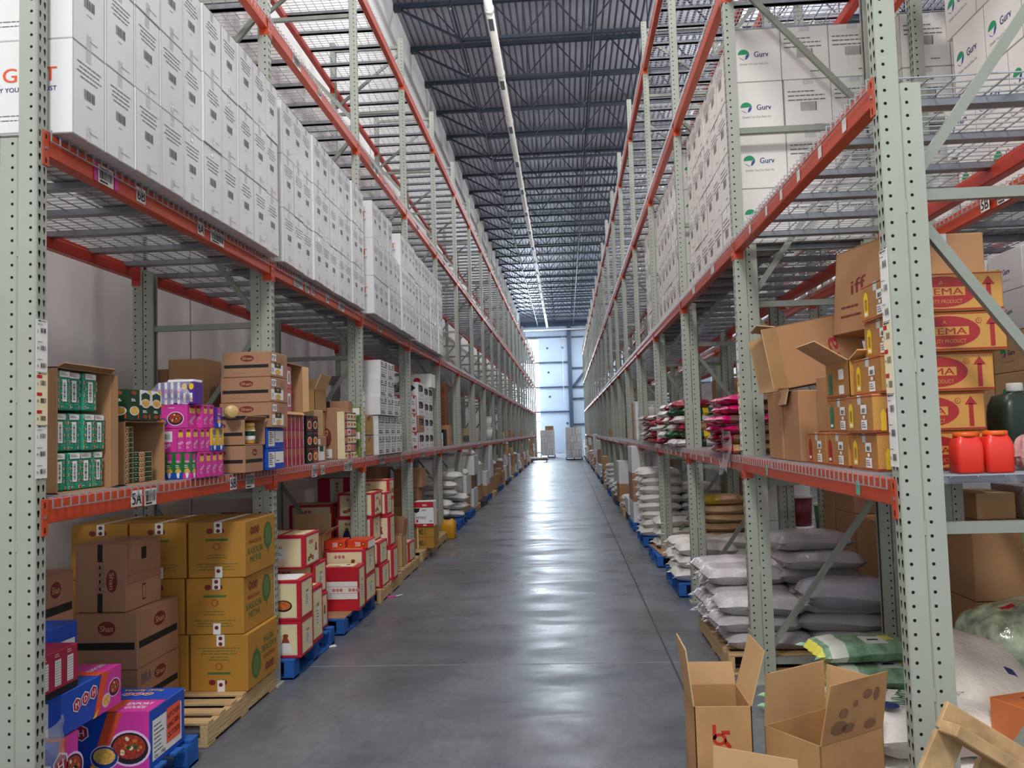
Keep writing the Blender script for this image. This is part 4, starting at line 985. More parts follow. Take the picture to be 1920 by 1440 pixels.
def p_mdhblue(F, w_, d, h):
    q = F['S']; W, H = q.W, q.H
    q.pol([(W * .66, H), (W * .48, 0), (W, 0), (W, H)], PINKB, 1); q.pol([(W * .60, H), (W * .42, 0), (W * .54, 0), (W * .74, H)], ORNG, 2); q.pol([(W * .40, 0), (W * .46, 0), (W * .52, H * .2)], YELL, 3)
    q.mdh(W * .16, H * .62, H * .24, mat('hexagon_red', (186, 36, 60), .5), k=4, gap=1.45, rot=.10)
    q.lines(W * .04, H * .36, W * .3, 1, .01, mat('thin_gold', (190, 170, 110), .5), th=.003, k=3)
    pots(q, W * .81, H * .38, H * .34); q.ell(W * .57, H * .23, H * .26, H * .21, mat('pale_lilac', (236, 200, 236), .5), 3); q.ell(W * .57, H * .23, H * .24, H * .19, mat('blue_pan', (30, 60, 140), .5), 4); q.ell(W * .57, H * .25, H * .20, H * .14, RICE, 5)
    q = F['E']; W, H = q.W, q.H; q.rect(W * .08, H * .10, W * .90, H * .80, PAPER, 1); q.lines(W * .12, H * .68, W * .3, 7, H * .075, BLACKP, th=.005)
    q.rect(W * .46, H * .22, W * .86, H * .84, mat('orange_note', (255, 96, 64), .5), 3)
    for i, t_ in enumerate(('KITCHEN', 'KING 500G', 'OCT/2028')): q.txt(t_, W * .66, H * (.70 - .17 * i), H * .10, BLACKP, W * .34, .08, 4)
    q.txt('Qty : 500g', W * .28, H * .16, H * .06, BLACKP, W * .3)
    q = F['T']; W, H = q.W, q.H; q.rect(0, H * .48, W, H * .49, NAVY, 2); q.rect(W * .6, 0, W, H * .48, PINKB, 1); q.rect(W * .56, 0, W * .66, H * .48, ORNG, 2); q.rect(W * .0, H * .5, W * .25, H, ORNG, 1)
    q.txt('EXPORT', W * .80, H * .32, H * .09, WHITE, W * .25, 0, 3); q.txt('GOODS', W * .80, H * .18, H * .09, WHITE, W * .2, 0, 3); q.mdh(W * .22, H * .34, H * .13, mat('hexagon_red', (186, 36, 60), .5), k=3); q.txt('Real Spices', W * .26, H * .18, H * .08, YELL, W * .4, 0, 3)
    q.mdh(W * .62, H * .72, H * .12, mat('hexagon_red', (186, 36, 60), .5), k=3, rot=PI); q.txt('Real Spices', W * .62, H * .87, H * .08, YELL, W * .4, PI, 3)
bx(-2.66, -2.13, 4.10, 4.50, PT, .285, BLUEB, p_mdhblue, 'large blue and magenta spice carton with an orange handwritten note, front left pallet', .02)
def p_mdhside(F, w_, d, h):
    q = F['E']; W, H = q.W, q.H
    q.pol([(W * .70, H), (W * .56, 0), (W, 0), (W, H)], PINKB, 1); q.pol([(W * .64, H), (W * .50, 0), (W * .6, 0), (W * .78, H)], ORNG, 2); q.pol([(W * .48, 0), (W * .54, 0), (W * .6, H * .2)], YELL, 3)
    q.mdh(W * .36, H * .62, H * .30, mat('hexagon_red', (186, 36, 60), .5), k=4, gap=1.2, rot=.12); pots(q, W * .87, H * .5, H * .26); q.ell(W * .72, H * .28, H * .19, H * .17, mat('pale_lilac', (236, 200, 236), .5), 3); q.ell(W * .72, H * .28, H * .16, H * .13, RICE, 4)
    q = F['S']; q.rect(q.W * .3, 0, q.W * .85, q.H * .78, PAPER, 1)
    q = F['T']; W, H = q.W, q.H; q.rect(0, H * .62, W, H, PINKB, 1); q.rect(0, H * .58, W, H * .72, ORNG, 2); q.txt('EXPORT', W * .8, H * .85, .03, WHITE, .14, PI / 2, 3)
bx(-2.62, -2.28, 3.36, 3.75, PT, .325, BLUEB, p_mdhside, 'blue and magenta spice carton at the front corner of the nearest left pallet')
bx(-2.70, -2.28, 3.63, 4.12, PT + .33, .188, BLUEB, p_mdhside, 'blue and magenta spice carton stacked above, beside the crimson tray')
def p_tray(F, w_, d, h):
    q = F['E']; W, H = q.W, q.H
    for i in range(4):
        a = W * (.06 + .24 * i); q.rect(a, H * .22, a + W * .12, H * .80, PAPER, 2)
        for k in range(9): q.rect(a + W * .01, H * (.25 + .06 * k), a + W * .11, H * (.262 + .06 * k), GREYP, 3)
        q.lines(a, H * .92, W * .12, 2, H * .05, WHITE, th=.003)
    q.rect(0, 0, W, H * .15, DARK, 1)
bx(-2.60, -2.285, 3.38, 3.758, PT + .522, .195, RP, p_tray, 'crimson spice tray with four white slots on the blue cartons behind the nearest post')
bx(-2.68, -2.42, 3.77, 3.975, PT + .522, .25, BLUEB, lambda F, w_, d, h: (F['E'].rel(.2, .1, .9, .7, PAPER),), 'blue carton with white label behind the crimson tray')
mb = MB(); vs = []; fs = []
for i in range(13):
    for j in range(13):
        u, v = i / 12, j / 12; rr = .06 * math.sin(PI * u) * math.sin(PI * v)
        vs.append((-2.262 + rr * .55 + .010 * math.sin(13 * u + 7 * v) * math.cos(9 * v), 3.36 + .26 * u, .37 + .20 * v + .015 * math.sin(8 * u)))
for i in range(12):
    for j in range(12): fs.append((i * 13 + j, (i + 1) * 13 + j, (i + 1) * 13 + j + 1, i * 13 + j + 1))
mb.mesh(vs, fs, FILM, True); tag(mb.build('plastic_wrap'), 'crumpled clear plastic clinging to the nearest blue cartons', 'plastic wrap')
# brown oval-marked stack
def ss(x0, x1, y0, y1, z, h, pr, lab, rz=0.): return bx(x0, x1, y0, y1, z, h, SHANB, pr, lab, rz)
p2 = lambda F, w_, d, h: (p_shan()(F, w_, d, h), F['T'].lines(w_ * .2, d * .5, w_ * .3, 2, .03, GREYP))
def p_bra(F, w_, d, h):
    p_shan()(F, w_, d, h); F['E'].txt('BRA', F['E'].W * .2, h * .78, h * .2, GREYP, F['E'].W * .22, 0, 3)
ss(-2.94, -2.555, 4.80, 5.32, PT, .30, p_bra, 'brown carton with maroon oval, lowest of the three on the wooden pallet', 0)
ss(-2.94, -2.555, 4.79, 5.32, PT + .302, .325, p2, 'brown carton with maroon oval, second of the three on the wooden pallet', .01)
def p_up(F, w_, d, h):
    q = F['S']; W, H = q.W, q.H; q.rect(W * .44, 0, W * .54, H * .28, BLACKP); q.rect(W * .44, H * .74, W * .54, H, BLACKP); q.shan(W * .72, H * .46, H * .17, W * .11, -PI / 2, 2)
    for i in range(4): q.rect(W * .42, H * (.30 + .105 * i), W * .56, H * (.39 + .105 * i), SEAM, 1); q.rect(W * .43, H * (.308 + .105 * i), W * .55, H * (.382 + .105 * i), SHANB, 2); q.rect(W * .47, H * (.32 + .105 * i), W * .51, H * (.37 + .105 * i), BLACKP, 3)
    q = F['E']; W, H = q.W, q.H; q.rect(0, H * .52, W, H * .525, RUST); q.rect(0, H * .40, W, H * .405, RUST); q.rect(W * .42, H * .72, W * .56, H * .9, BLACKP); q.rect(W * .44, H * .1, W * .54, H * .34, BLACKP, 1); q.rect(W * .45, H * .12, W * .53, H * .32, SHANB, 2); q.rect(0, H * .46, W, H * .462, KRAFTD, 2)
ss(-2.945, -2.625, 4.82, 5.22, PT + .63, .40, p_up, 'brown carton standing upright with a vertical black bar, top of the brown stack', -.03)
for i in range(3): ss(-3.0, -2.62, 3.95, 4.27, PT + .326 * i, .324, p_shan(), 'brown carton with black stripe half hidden by the nearest left post, %s of its pile' % ('lowest', 'middle', 'top')[i])
# ochre cartons
def p_gold(flip=False):
    def f(F, w_, d, h):
        q = F['S']; W, H = q.W, q.H; s_ = (lambda v: 1 - v) if flip else (lambda v: v)
        for a in (W * .38, W * .58): q.ell(a, H * s_(.84), W * .06, H * .05, MAROON)
        q.rect(W * .3, H * (s_(.68) - .02), W * .7, H * (s_(.68) + .02), GREENP); q.ell(W * .5, H * s_(.56), W * .06, W * .06, RUST); q.ell(W * .5, H * s_(.56), W * .045, W * .045, GOLD, 2)
        q.lines(W * .25, H * s_(.40), W * .5, 2, H * .05, GREENP, cen=True, th=H * .012); q.lines(W * .1, H * s_(.24), W * .8, 3, H * .05, GREENP, cen=True, th=H * .012, seed=6)
        q.rect(W * .46, H * .80, W * .60, H, PAPER, 3); q.rect(W * .47, 0, W * .60, H * .2, PAPER, 3)
        for yy in (.94, .84, .12): q.ell(W * .53, H * yy, W * .035, H * .035, MAROON, 4)
        q = F['E']; W, H = q.W, q.H; r = PI if flip else 0
        q.ell(W * s_(.74), H * s_(.62), W * .15, H * .26, GREENP, 1, 20, .1); q.pol([(W * s_(.72), H * s_(.4)), (W * s_(.76), H * s_(.4)), (W * s_(.74), H * s_(.26))], GREENP, 2); q.ell(W * s_(.74), H * s_(.64), W * .10, H * .19, mat('leaf_print_light', (96, 122, 62), .7), 2)
        q.mdh(W * s_(.30), H * s_(.80), H * .15, MAROON, k=2, bg=GOLD, rot=r, gap=1.0); q.txt('PEACOCK', W * s_(.32), H * s_(.60), H * .07, MAROON, W * .4, r); q.txt('KASOORI', W * s_(.32), H * s_(.44), H * .12, GREENP, W * .48, r); q.txt('METHI', W * s_(.32), H * s_(.28), H * .12, GREENP, W * .34, r)
        F['T'].rect(W * 0, d * .45, w_, d * .55, PAPER, 2) if False else F['T'].rect(w_ * .46, 0, w_ * .58, d, PAPER, 2)
    return f
gg = {}
lw = ('bottom', 'middle', 'top')
for c, x0 in enumerate((-2.50, -2.90, -3.30)):
    for l in range(3):
        if c == 2 and l < 2: pass
        dx = (.0, -.025, -.01)[l]
        bx(x0 + dx, x0 + .385 + dx, 5.365, 5.925, PT + (.345, .375, .375)[0] * l * 1.06, .362, GOLD, p_gold(l == 0), 'ochre carton with green leaf print, %s layer, %s column from the aisle' % (lw[l], ('front', 'second', 'innermost')[c]))
# ---------------------------------------------------------------- red and cream cartons, left floor
def panel(q, a0, b0, a1, b1, k=1, seed=0, logo=True):
    q.rel(a0, b0, a1, b1, WHITE, k); W, H = q.W, q.H; e = .004
    q.rect(a0 * W + e, b0 * H + e, a1 * W - e, b1 * H - e, BLACKP, k + 1); q.rect(a0 * W + e + .0012, b0 * H + e + .0012, a1 * W - e - .0012, b1 * H - e - .0012, CREAM, k + 2)
    w_, h = (a1 - a0) * W, (b1 - b0) * H; x, y = a0 * W, b0 * H; r = random.Random(seed)
    if logo:
        q.mdh(x + w_ * .36, y + h * .80, min(h * .15, w_ * .17), REDB, k=k + 3)
    m = seed % 3
    if m == 0:
        q.ell(x + w_ * .70, y + h * .35, w_ * .2, h * .17, DARK, k + 3); q.ell(x + w_ * .70, y + h * .36, w_ * .17, h * .13, CURRY, k + 4); q.pol([(x + w_ * .12, y + h * .1), (x + w_ * .4, y + h * .1), (x + w_ * .34, y + h * .5), (x + w_ * .2, y + h * .5)], NAVY, k + 3); q.ell(x + w_ * .27, y + h * .56, w_ * .06, h * .07, RUST, k + 4)
    elif m == 1:
        q.pol([(x + w_ * .6, y + h * .08), (x + w_ * .9, y + h * .08), (x + w_ * .82, y + h * .5), (x + w_ * .68, y + h * .5)], PAPER, k + 3); q.pol([(x + w_ * .66, y + h * .4), (x + w_ * .84, y + h * .4), (x + w_ * .78, y + h * .6), (x + w_ * .7, y + h * .6)], RUST, k + 4); q.ell(x + w_ * .75, y + h * .63, w_ * .06, h * .06, RUST, k + 5)
        for i in range(3): q.ell(x + w_ * (.18 + .15 * i), y + h * (.2 + .08 * (i % 2)), w_ * .085, h * .08, DARK, k + 3); q.ell(x + w_ * (.18 + .15 * i), y + h * (.2 + .08 * (i % 2)), w_ * .065, h * .055, CURRY, k + 4)
    else:
        q.rect(x + w_ * .35, y + h * .25, x + w_ * .7, y + h * .62, PAPER, k + 3); q.lines(x + w_ * .38, y + h * .55, w_ * .28, 5, h * .065, GREYP, k=k + 4); q.bars(x + w_ * .4, y + h * .66, w_ * .25, h * .07, GREYP, 10, k + 4)
def p_red(sS=0, sE=2, top=True):
    def f(F, w_, d, h):
        if sS is not None: panel(F['S'], .07, .08, .93, .92, 1, sS, sS != 2)
        panel(F['E'], .10, .08, .90, .92, 1, sE, sE != 2)
        if top: F['T'].rel(.1, .12, .9, .88, CREAM, 1); F['T'].rel(.0, .49, 1, .51, REDB, 2)
    return f
def p_redtape(F, w_, d, h):
    q = F['S']; W, H = q.W, q.H; q.rect(.003, H * .27, W * .97, H * .67, PAPER, 1)
    q.rect(.003, H * .40, W * .97, H * .406, REDB, 2); q.rect(.003, H * .55, W * .97, H * .556, REDB, 2)
    for a in (.10, .49, .88): q.mdh(W * a, H * .478, H * .075, REDB, k=3)
    panel(F['E'], .1, .06, .9, .94, 1, 2, False); panel(F['T'], .14, .1, .86, .9, 1, 1, False)
def rb(x0, x1, y0, y1, z, h, pr, lab, rz=0.): return bx(x0, x1, y0, y1, z, h, REDB, pr, lab, rz)
rb(-2.42, -2.02, 6.15, 6.46, PT, .268, p_red(1, 2), 'red carton with cream picture panel, lower of the front pair beside the second left post')
rb(-2.42, -2.02, 6.15, 6.46, PT + .27, .30, p_red(0, 2), 'red carton with cream picture panel, upper of the front pair beside the second left post')
one(carton(.34, .26, .002, WHITE, None, .0005, False), 'paper_sheet', -2.24, 6.30, PT + .5705, .1, 'white paper sheet lying on the upper front red carton', 'paper')
rb(-2.36, -2.045, 6.50, 6.80, PT, .44, p_red(None, 2), 'red carton standing upright with long cream end panel behind the front pair')
rb(-2.52, -2.12, 6.84, 7.20, PT, .30, p_red(0, 1), 'red carton low behind the upright one on the first blue pallet')
rb(-2.54, -2.13, 6.85, 7.20, PT + .302, .275, p_red(0, 2), 'red carton with faded end label below the tied cream topped carton')
def p_tie(F, w_, d, h):
    panel(F['S'], .03, .06, .93, .90, 1, 2, False); panel(F['E'], .08, .08, .92, .92, 1, 1); F['T'].rel(.05, .1, .5, .9, CREAM, 1); F['T'].rel(.58, .1, .95, .9, CREAM, 1)
    for a in (.32, .42): F['S'].rel(a, .0, a + .008, 1, DARK, 6); F['T'].rel(a, 0, a + .008, 1, DARK, 3)
rb(-2.60, -2.13, 6.62, 7.02, PT + .58, .268, p_tie, 'red and cream carton tied with dark string, on top of the first red stack')
rb(-3.05, -2.60, 6.55, 6.98, PT, .30, p_red(1, 2), 'red carton at the inner side of the first blue pallet, bottom layer'); rb(-3.05, -2.60, 6.55, 6.98, PT + .302, .30, p_red(0, 2), 'red carton at the inner side of the first blue pallet, upper layer')
flap_box('open_carton', -3.08, -2.66, 7.05 - .0, 7.17 + .0, PT, .80, 'T', 'brown open carton with a raised flap behind the red cartons', KRAFT, KRAFTD, None, (('N', .20, .15), ('W', .1, .6)))
rb(-3.02, -2.56, 7.62, 7.98, PT + .008, .38, p_red(1, 2), 'red carton at the inner side of the board covered pallet, bottom layer'); rb(-3.02, -2.56, 7.62, 7.98, PT + .39, .36, p_red(1, 1), 'red carton at the inner side of the board covered pallet, second layer')
flap_box('open_carton', -2.82, -2.42, 8.04, 8.38, PT + .0065, .66, 'T', 'tall open kraft carton behind the white taped red carton, flap raised', KRAFTL, KRAFTL, None, (('N', .19, .25), ('E', .12, .9)))
rb(-2.38, -1.985, 7.74, 7.985, PT + .0065, .405, p_redtape, 'red carton with a wide white tape band, front of the board covered pallet')
rb(-2.40, -2.0, 8.06, 8.50, PT + .0065, .255, p_red(1, 2), 'red and cream carton, lower one behind the white taped carton'); rb(-2.40, -2.0, 8.05, 8.49, PT + .263, .265, p_red(1, 2), 'red and cream carton, upper one behind the white taped carton')
def p_or(F, w_, d, h):
    F['S'].txt('350', w_ * .5, h * .5, h * .5, WHITE, w_ * .25); F['S'].ell(w_ * .78, h * .5, .016, .016, BLACKP, 2); F['S'].ell(w_ * .78, h * .5, .009, .009, YELL, 3)
OB = mat('orange_small_carton', (222, 66, 30), .45)
bx(-2.42, -2.22, 8.12, 8.36, PT + .529, .085, OB, p_or, 'small orange carton lying left on the red cartons', .06); bx(-2.19, -1.98 + .0, 8.14, 8.40, PT + .529, .085, OB, lambda F, w_, d, h: (p_or(F, w_, d, h), F['E'].rel(0, 0, 1, .8, PAPER)), 'small orange carton with a torn white end, right on the red cartons', -.04)
zc = 0
for l, h in enumerate((.24, .245, .272, .262)):
    xr = (-2.03, -2.05, -2.12, -2.10)[l]
    rb(xr - .40, xr, 8.90, 9.30, PT + zc, h - .002, p_red((1, 0, 0, 1)[l], 2 if l != 3 else 1), 'red and cream carton in the front stack at the third left post, %s layer' % layer[l]); zc += h
zc = 0
for l, h in enumerate((.37, .36, .26)):
    rb(-2.40, -2.0 - .03 * l, 9.36, 9.62, PT + zc, h - .002, p_red(1, 2), 'tall red carton of the second stack past the third left post, %s layer' % lw[l]); zc += h
zc = 0
for l, h in enumerate((.30, .30, .30, .22)):
    rb(-2.52, -2.09, 9.64, 9.90, PT + zc, h - .002, p_red(0, l % 3), 'red carton of the third stack past the third left post, %s layer' % layer[l]); zc += h
for l in range(3): rb(-3.05, -2.56, 8.95, 9.35, PT + .30 * l, .298, p_red(1, 1), 'red carton at the wall side behind the front stack of the third post, %s layer' % lw[l])
def p_redv(F, w_, d, h):
    q = F['S']; q.rel(.36, 0, .74, 1, PAPER, 1); q.rel(.5, 0, .505, 1, REDB, 2); q.rel(.64, 0, .645, 1, REDB, 2); q.mdh(q.W * .57, q.H * .75, .035, REDB, rot=PI / 2, k=3)
rb(-2.86, -2.46, 9.38, 9.62, PT + .62 + .14, .40, p_redv, 'red carton standing on end with white vertical tape near the wall'); rb(-2.86, -2.46, 9.37, 9.62, PT, .755, p_red(1, 1), 'tall red carton supporting the one standing on end')
rb(-2.25 - .10, -2.06, 10.62, 11.02, PT, .25, p_red(1, 2), 'single red carton at the front of the fourth left pallet')
flap_box('open_carton', -2.42, -2.08, 10.30, 10.58, PT, .38, 'T', 'open kraft carton with tall flaps behind the single red carton', KRAFTL, KRAFT, None, (('W', .18, .1), ('N', .22, -.1), ('E', .2, .12)))
mb = MB(); mb.box(-.05, .05, -.02, .02, .0, .012, PINKB, None, .002); mb.bar((.04, .02, .004), (.13, .07, .006), .03, .003, PAPER); tag(mb.build('paper_scrap', None, (-1.98, 9.15, 0.001), .3), 'crumpled pink and white paper scrap on the floor beside the left pallets', 'litter')
mb = MB(); mb.box(-.05, .05, -.025, .025, .0, .008, PAPER, None, .002); mb.bar((-.04, 0, .003), (-.01, .03, .03), .02, .003, PINKB); tag(mb.build('paper_scrap', None, (-2.06, 7.04, 0.001), .5), 'small torn white paper scrap on the floor in front of the first blue pallet', 'litter')
mb = MB(); mb.box(-.05, .05, -.03, .03, .0, .004, PAPER, Matrix.Rotation(-.7, 4, 'X')); tag(mb.build('paper_tag', None, (-2.53, 5.24, PT + .03), .4), 'white paper tag sticking up on the wooden pallet', 'paper tag')
# nitrile carton
def p_nit(F, w_, d, h):
    q = F['S']; W, H = q.W, q.H; q.rel(0, .76, 1, 1, REDB); q.rel(0, 0, 1, .12, REDB); q.pol([(0, H * .74), (W * .3, H * .74), (W * .24, H * .60), (W * .1, H * .55), (0, H * .6)], BLACKP, 1)
    q.txt('NITRILE', W * .35, H * .36, H * .09, BLACKP, W * .5); q.txt('LARGE', W * .5, H * .66, H * .06, BLACKP, W * .26); q.txt('800L', W * .55, H * .86, H * .08, WHITE, W * .25); q.txt('800L', W * .55, H * .06, H * .07, WHITE, W * .2); q.bars(W * .78, H * .18, W * .14, H * .08); q.rect(W * .1, H * .17, W * .2, H * .28, REDB)
for i in range(2):
    bx(-2.26, -1.95, 11.95, 12.35, PT + .155 * i, .153, GOLD, lambda F, w_, d, h: (F['S'].txt('NO. 1', w_ * .45, h * .5, h * .5, BLACKP, .09), F['S'].rel(.22, 0, .26, 1, PAPER, 3)), 'ochre carton with white strap under the nitrile carton, %s' % ('lower', 'upper')[i])
bx(-2.225, -1.945, 11.92, 12.2, PT + .312, .355, WHITE, p_nit, 'white and red carton printed NITRILE standing on the ochre cartons')
bx(-2.50, -2.10, 12.8, 13.4, PT, .42, KRAFTL, None, 'pale kraft carton on the pallet behind the nitrile carton')
for l in range(4): bx(-2.68 + .02 * l, -2.20 + (.0, .03, -.05, .0)[l], 12.45, 12.75 + .1 * (l % 2), PT + .28 * l, .278, (KRAFT, KRAFTL, SHANB, KRAFT)[l], None, 'kraft carton in the leaning stack beside the fourth left post, %s layer' % layer[l])
for l in range(4):
    for k in range(2): bx(-3.1, -2.72, 11.7 + .5 * k, 12.15 + .5 * k, PT + .31 * l, .308, (KRAFTD, SHANB)[l % 2], None, 'brown carton against the wall past the third left post, %s layer, %s' % (layer[l], ('near', 'far')[k]))
# ---------------------------------------------------------------- sacks
def sack(L, W, H, base, bands=(), seed=0, nu=18, nv=12, limp=0., ears=True, ends=None):
    """filled sack lying flat, long side along x, origin at the middle of its base"""
    g = random.Random(seed); ph = [g.uniform(0, 6.28) for _ in range(8)]; mb = MB(); vs = []
    def prof(a): return max(0., 1 - abs(a) ** 4.6)
    for side in (1, -1):
        for i in range(nu + 1):
            for j in range(nv + 1):
                u = -1 + 2 * i / nu; v = -1 + 2 * j / nv
                t = (prof(u) * prof(v)) ** .42
                x = u * L / 2 * (1 - .07 * abs(v) ** 2 * (1 - abs(u))); y = v * W / 2 * (1 - .10 * (1 - prof(u)) * 1.0)
                wr = .045 * math.sin(5 * u + ph[0] + 2 * v) * math.sin(4 * v + ph[1]) + .03 * math.sin(11 * u + ph[2]) * abs(u) ** 2 + .03 * math.sin(9 * v + ph[3]) * abs(v) ** 2 + .02 * math.sin(17 * u + 5 * v + ph[4])
                z = H * .42 + side * H * (.5 if side > 0 else .42) * t * (1 + wr) + H * .10 * math.sin(2.2 * u + ph[5]) * (1 - t) + limp * H * (abs(u) ** 3) * -0.3
                if side < 0: z = max(0.0, z)
                vs.append((x + .006 * math.sin(13 * v + ph[6]) * abs(u), y + .006 * math.sin(12 * u + ph[7]) * abs(v), max(0., z)))
    n1 = (nu + 1) * (nv + 1)
    for side in (0, 1):
        for i in range(nu):
            for j in range(nv):
                a = side * n1 + i * (nv + 1) + j; q = (a, a + nv + 1, a + nv + 2, a + 1); m = base; uc = (i + .5) / nu; vc = (j + .5) / nv
                for (u0, u1, v0, v1, bm) in bands:
                    if u0 <= uc < u1 and v0 <= vc < v1: m = bm
                mb.f.append(q if side == 0 else q[::-1]); mb.m.append(mb.mi(m)); mb.sm.append(True)
    mb.v = vs
    if ears:
        for (u, v) in ((-1, -1), (-1, 1), (1, -1), (1, 1)):
            x, y = u * L / 2, v * W / 2 * .9
            mb.poly([(x - u * .05, y, H * .40), (x - u * .01, y - v * .06, H * .38), (x + u * .035, y + v * .015, H * .30), (x, y + v * .02, H * .42)], base, False)
    return mb
def place_sack(src, x, y, z, rz, label, group=None, rx_=0., ry=0.):
    o = put(src, x, y, z, rz, None, label, 'sack', group); o.rotation_euler = (rx_, ry, rz); return o
GREYB = mat('grey_plastic_sack', (196, 190, 194), .28, 0, .05, 30, .35, .5)
GREYB2 = mat('grey_lilac_sack', (176, 172, 184), .3, 0, .06, 20, .35, .5)
WOV = mat('white_woven_sack', (226, 222, 216), .45, 0, .04, 80, .35)
TAN = mat('tan_paper_sack', (200, 166, 124), .6, 0, .08, 10, .3)
GRB = mat('green_band', (52, 118, 84), .5)
SKA = [sack(.62, .42, .15, GREYB, (), i).build('sack') for i in range(3)]
SKB = [sack(.62, .42, .155, WOV, ((.25, .75, .45, .6, GRB),) if i == 1 else (), i + 7).build('sack') for i in range(3)]
SKT = [sack(.55, .40, .12, TAN, (), i + 20).build('sack') for i in range(2)]
# left: large white sacks past the fifth post
pallet(-3.15, -2.04, 14.3, 15.4, 'blue pallet under the big white sacks on the left', BLUEPAL, BLUEPAL, True); pallet(-3.15, -2.04, 15.6, 16.7, 'blue pallet behind the one with the big white sacks', BLUEPAL, BLUEPAL, True)
wh = [(-2.42, 14.55, PT), (-2.45, 15.05, PT), (-2.45, 15.0, PT + .15), (-2.42, 15.05, PT + .30), (-2.4, 15.6, PT + .46), (-2.38, 15.55, PT + .62), (-2.30, 15.6, PT + .78), (-2.36, 16.3, PT), (-2.3, 16.35, PT + .16), (-2.28, 16.3, PT + .32)]
wl = ['white woven sack lying low at the front of its blue pallet, fourth left post', 'white sack behind the front one, bottom layer past the fourth left post', 'white sack in the second layer past the fourth left post', 'white sack in the third layer past the fourth left post', 'white sack fourth from the bottom in the leaning pile on the left', 'white sack fifth from the bottom in the leaning pile on the left', 'topmost white sack leaning out over the aisle on the left', 'lowest white sack of the pile by the fifth left post', 'middle white sack of the pile by the fifth left post', 'upper white sack of the pile by the fifth left post']
for i, ((x, y, z), lb) in enumerate(zip(wh, wl)): place_sack(SKB[i % 3], x, y, z + .002, (.1, -.1, .05, .0, .15, .1, -.1, .1, 0, .1)[i], lb, 'white sacks past the fourth left post')
def jug(name, x, y, z, w_, d, h, m_, cap, label, rz=0., neck=.5):
    t = empty(name, (x, y, z), label, 'jug', None, rz); mb = MB(); pr = []
    for (s_, zz) in ((.90, 0), (1, .03), (1, .62), (.96, .74), (.80, .86), (neck, .90), (neck, .94)): pr.append((s_, zz * h))
    N = 24; vs = []; fs = []
    for (s_, zz) in pr:
        for k in range(N):
            a = 2 * PI * k / N; c_, q = math.cos(a), math.sin(a); e = .38 if s_ > .7 else .8
            vs.append((w_ / 2 * s_ * math.copysign(abs(c_) ** e, c_), d / 2 * s_ * math.copysign(abs(q) ** e, q), zz))
    for i in range(len(pr) - 1):
        for k in range(N): fs.append((i * N + k, i * N + (k + 1) % N, (i + 1) * N + (k + 1) % N, (i + 1) * N + k))
    fs.append(tuple(range(N))[::-1]); fs.append(tuple(range((len(pr) - 1) * N, len(pr) * N))); mb.mesh(vs, fs, m_, True); mb.build('body', t)
    mb = MB(); r = neck * w_ * .56; mb.lathe([(r, h * .91), (r * 1.04, h * .93), (r * 1.04, h * 1.0), (r * .95, h * 1.02)], cap, 22); mb.build('cap', t); return t
jug('yellow_tub', -2.07, 14.22, 0.001, .26, .26, .36, mat('yellow_tub_plastic', (226, 160, 30), .4), DARK, 'yellow plastic tub with black lid in front of the left blue pallet', 0, .75)
# far left floor goods
g_ = random.Random(3); y = 17.3; k = 0; DARKPAL = mat('dark_worn_pallet', (62, 60, 66), .8, 0, .2, 9)
fm = [KRAFT, WBOX, KRAFTL, SHANB, WBOX, KRAFT]
while y < 57:
    d = g_.uniform(.9, 1.25)
    tag(pallet(-3.1, -2.05 - .04 * (k % 2), y, y + d, *((('blue pallet far down the left side of the aisle', BLUEPAL, BLUEPAL, True), ('wooden pallet far down the left side of the aisle',), ('dark pallet far down the left side of the aisle', DARKPAL, DARKPAL))[k % 3])), None, None, 'pallets far down the left side, ' + ('blue', 'wooden', 'dark')[k % 3])
    z = PT
    for l in range(g_.choice((1, 2, 2, 3))):
        h = g_.uniform(.25, .5); dd = g_.uniform(.5, d - .1); x1 = -2.08 - g_.uniform(0, .08); mm = g_.choice(fm)
        bx(x1 - .6, x1, y + .03, y + .03 + dd, z, h, mm, None, '%s carton on a pallet far down the left floor' % ('white' if mm is WBOX else 'brown'), 0, 'cartons far down the left floor, %s' % ('white' if mm is WBOX else 'brown')); z += h + .001
    if g_.random() < .45: place_sack(SKB[k % 3], -2.42, y + .4, z, .1, 'pale sack lying on goods far down the left floor', 'pale sacks far down the left floor')
    y += d + .25; k += 1
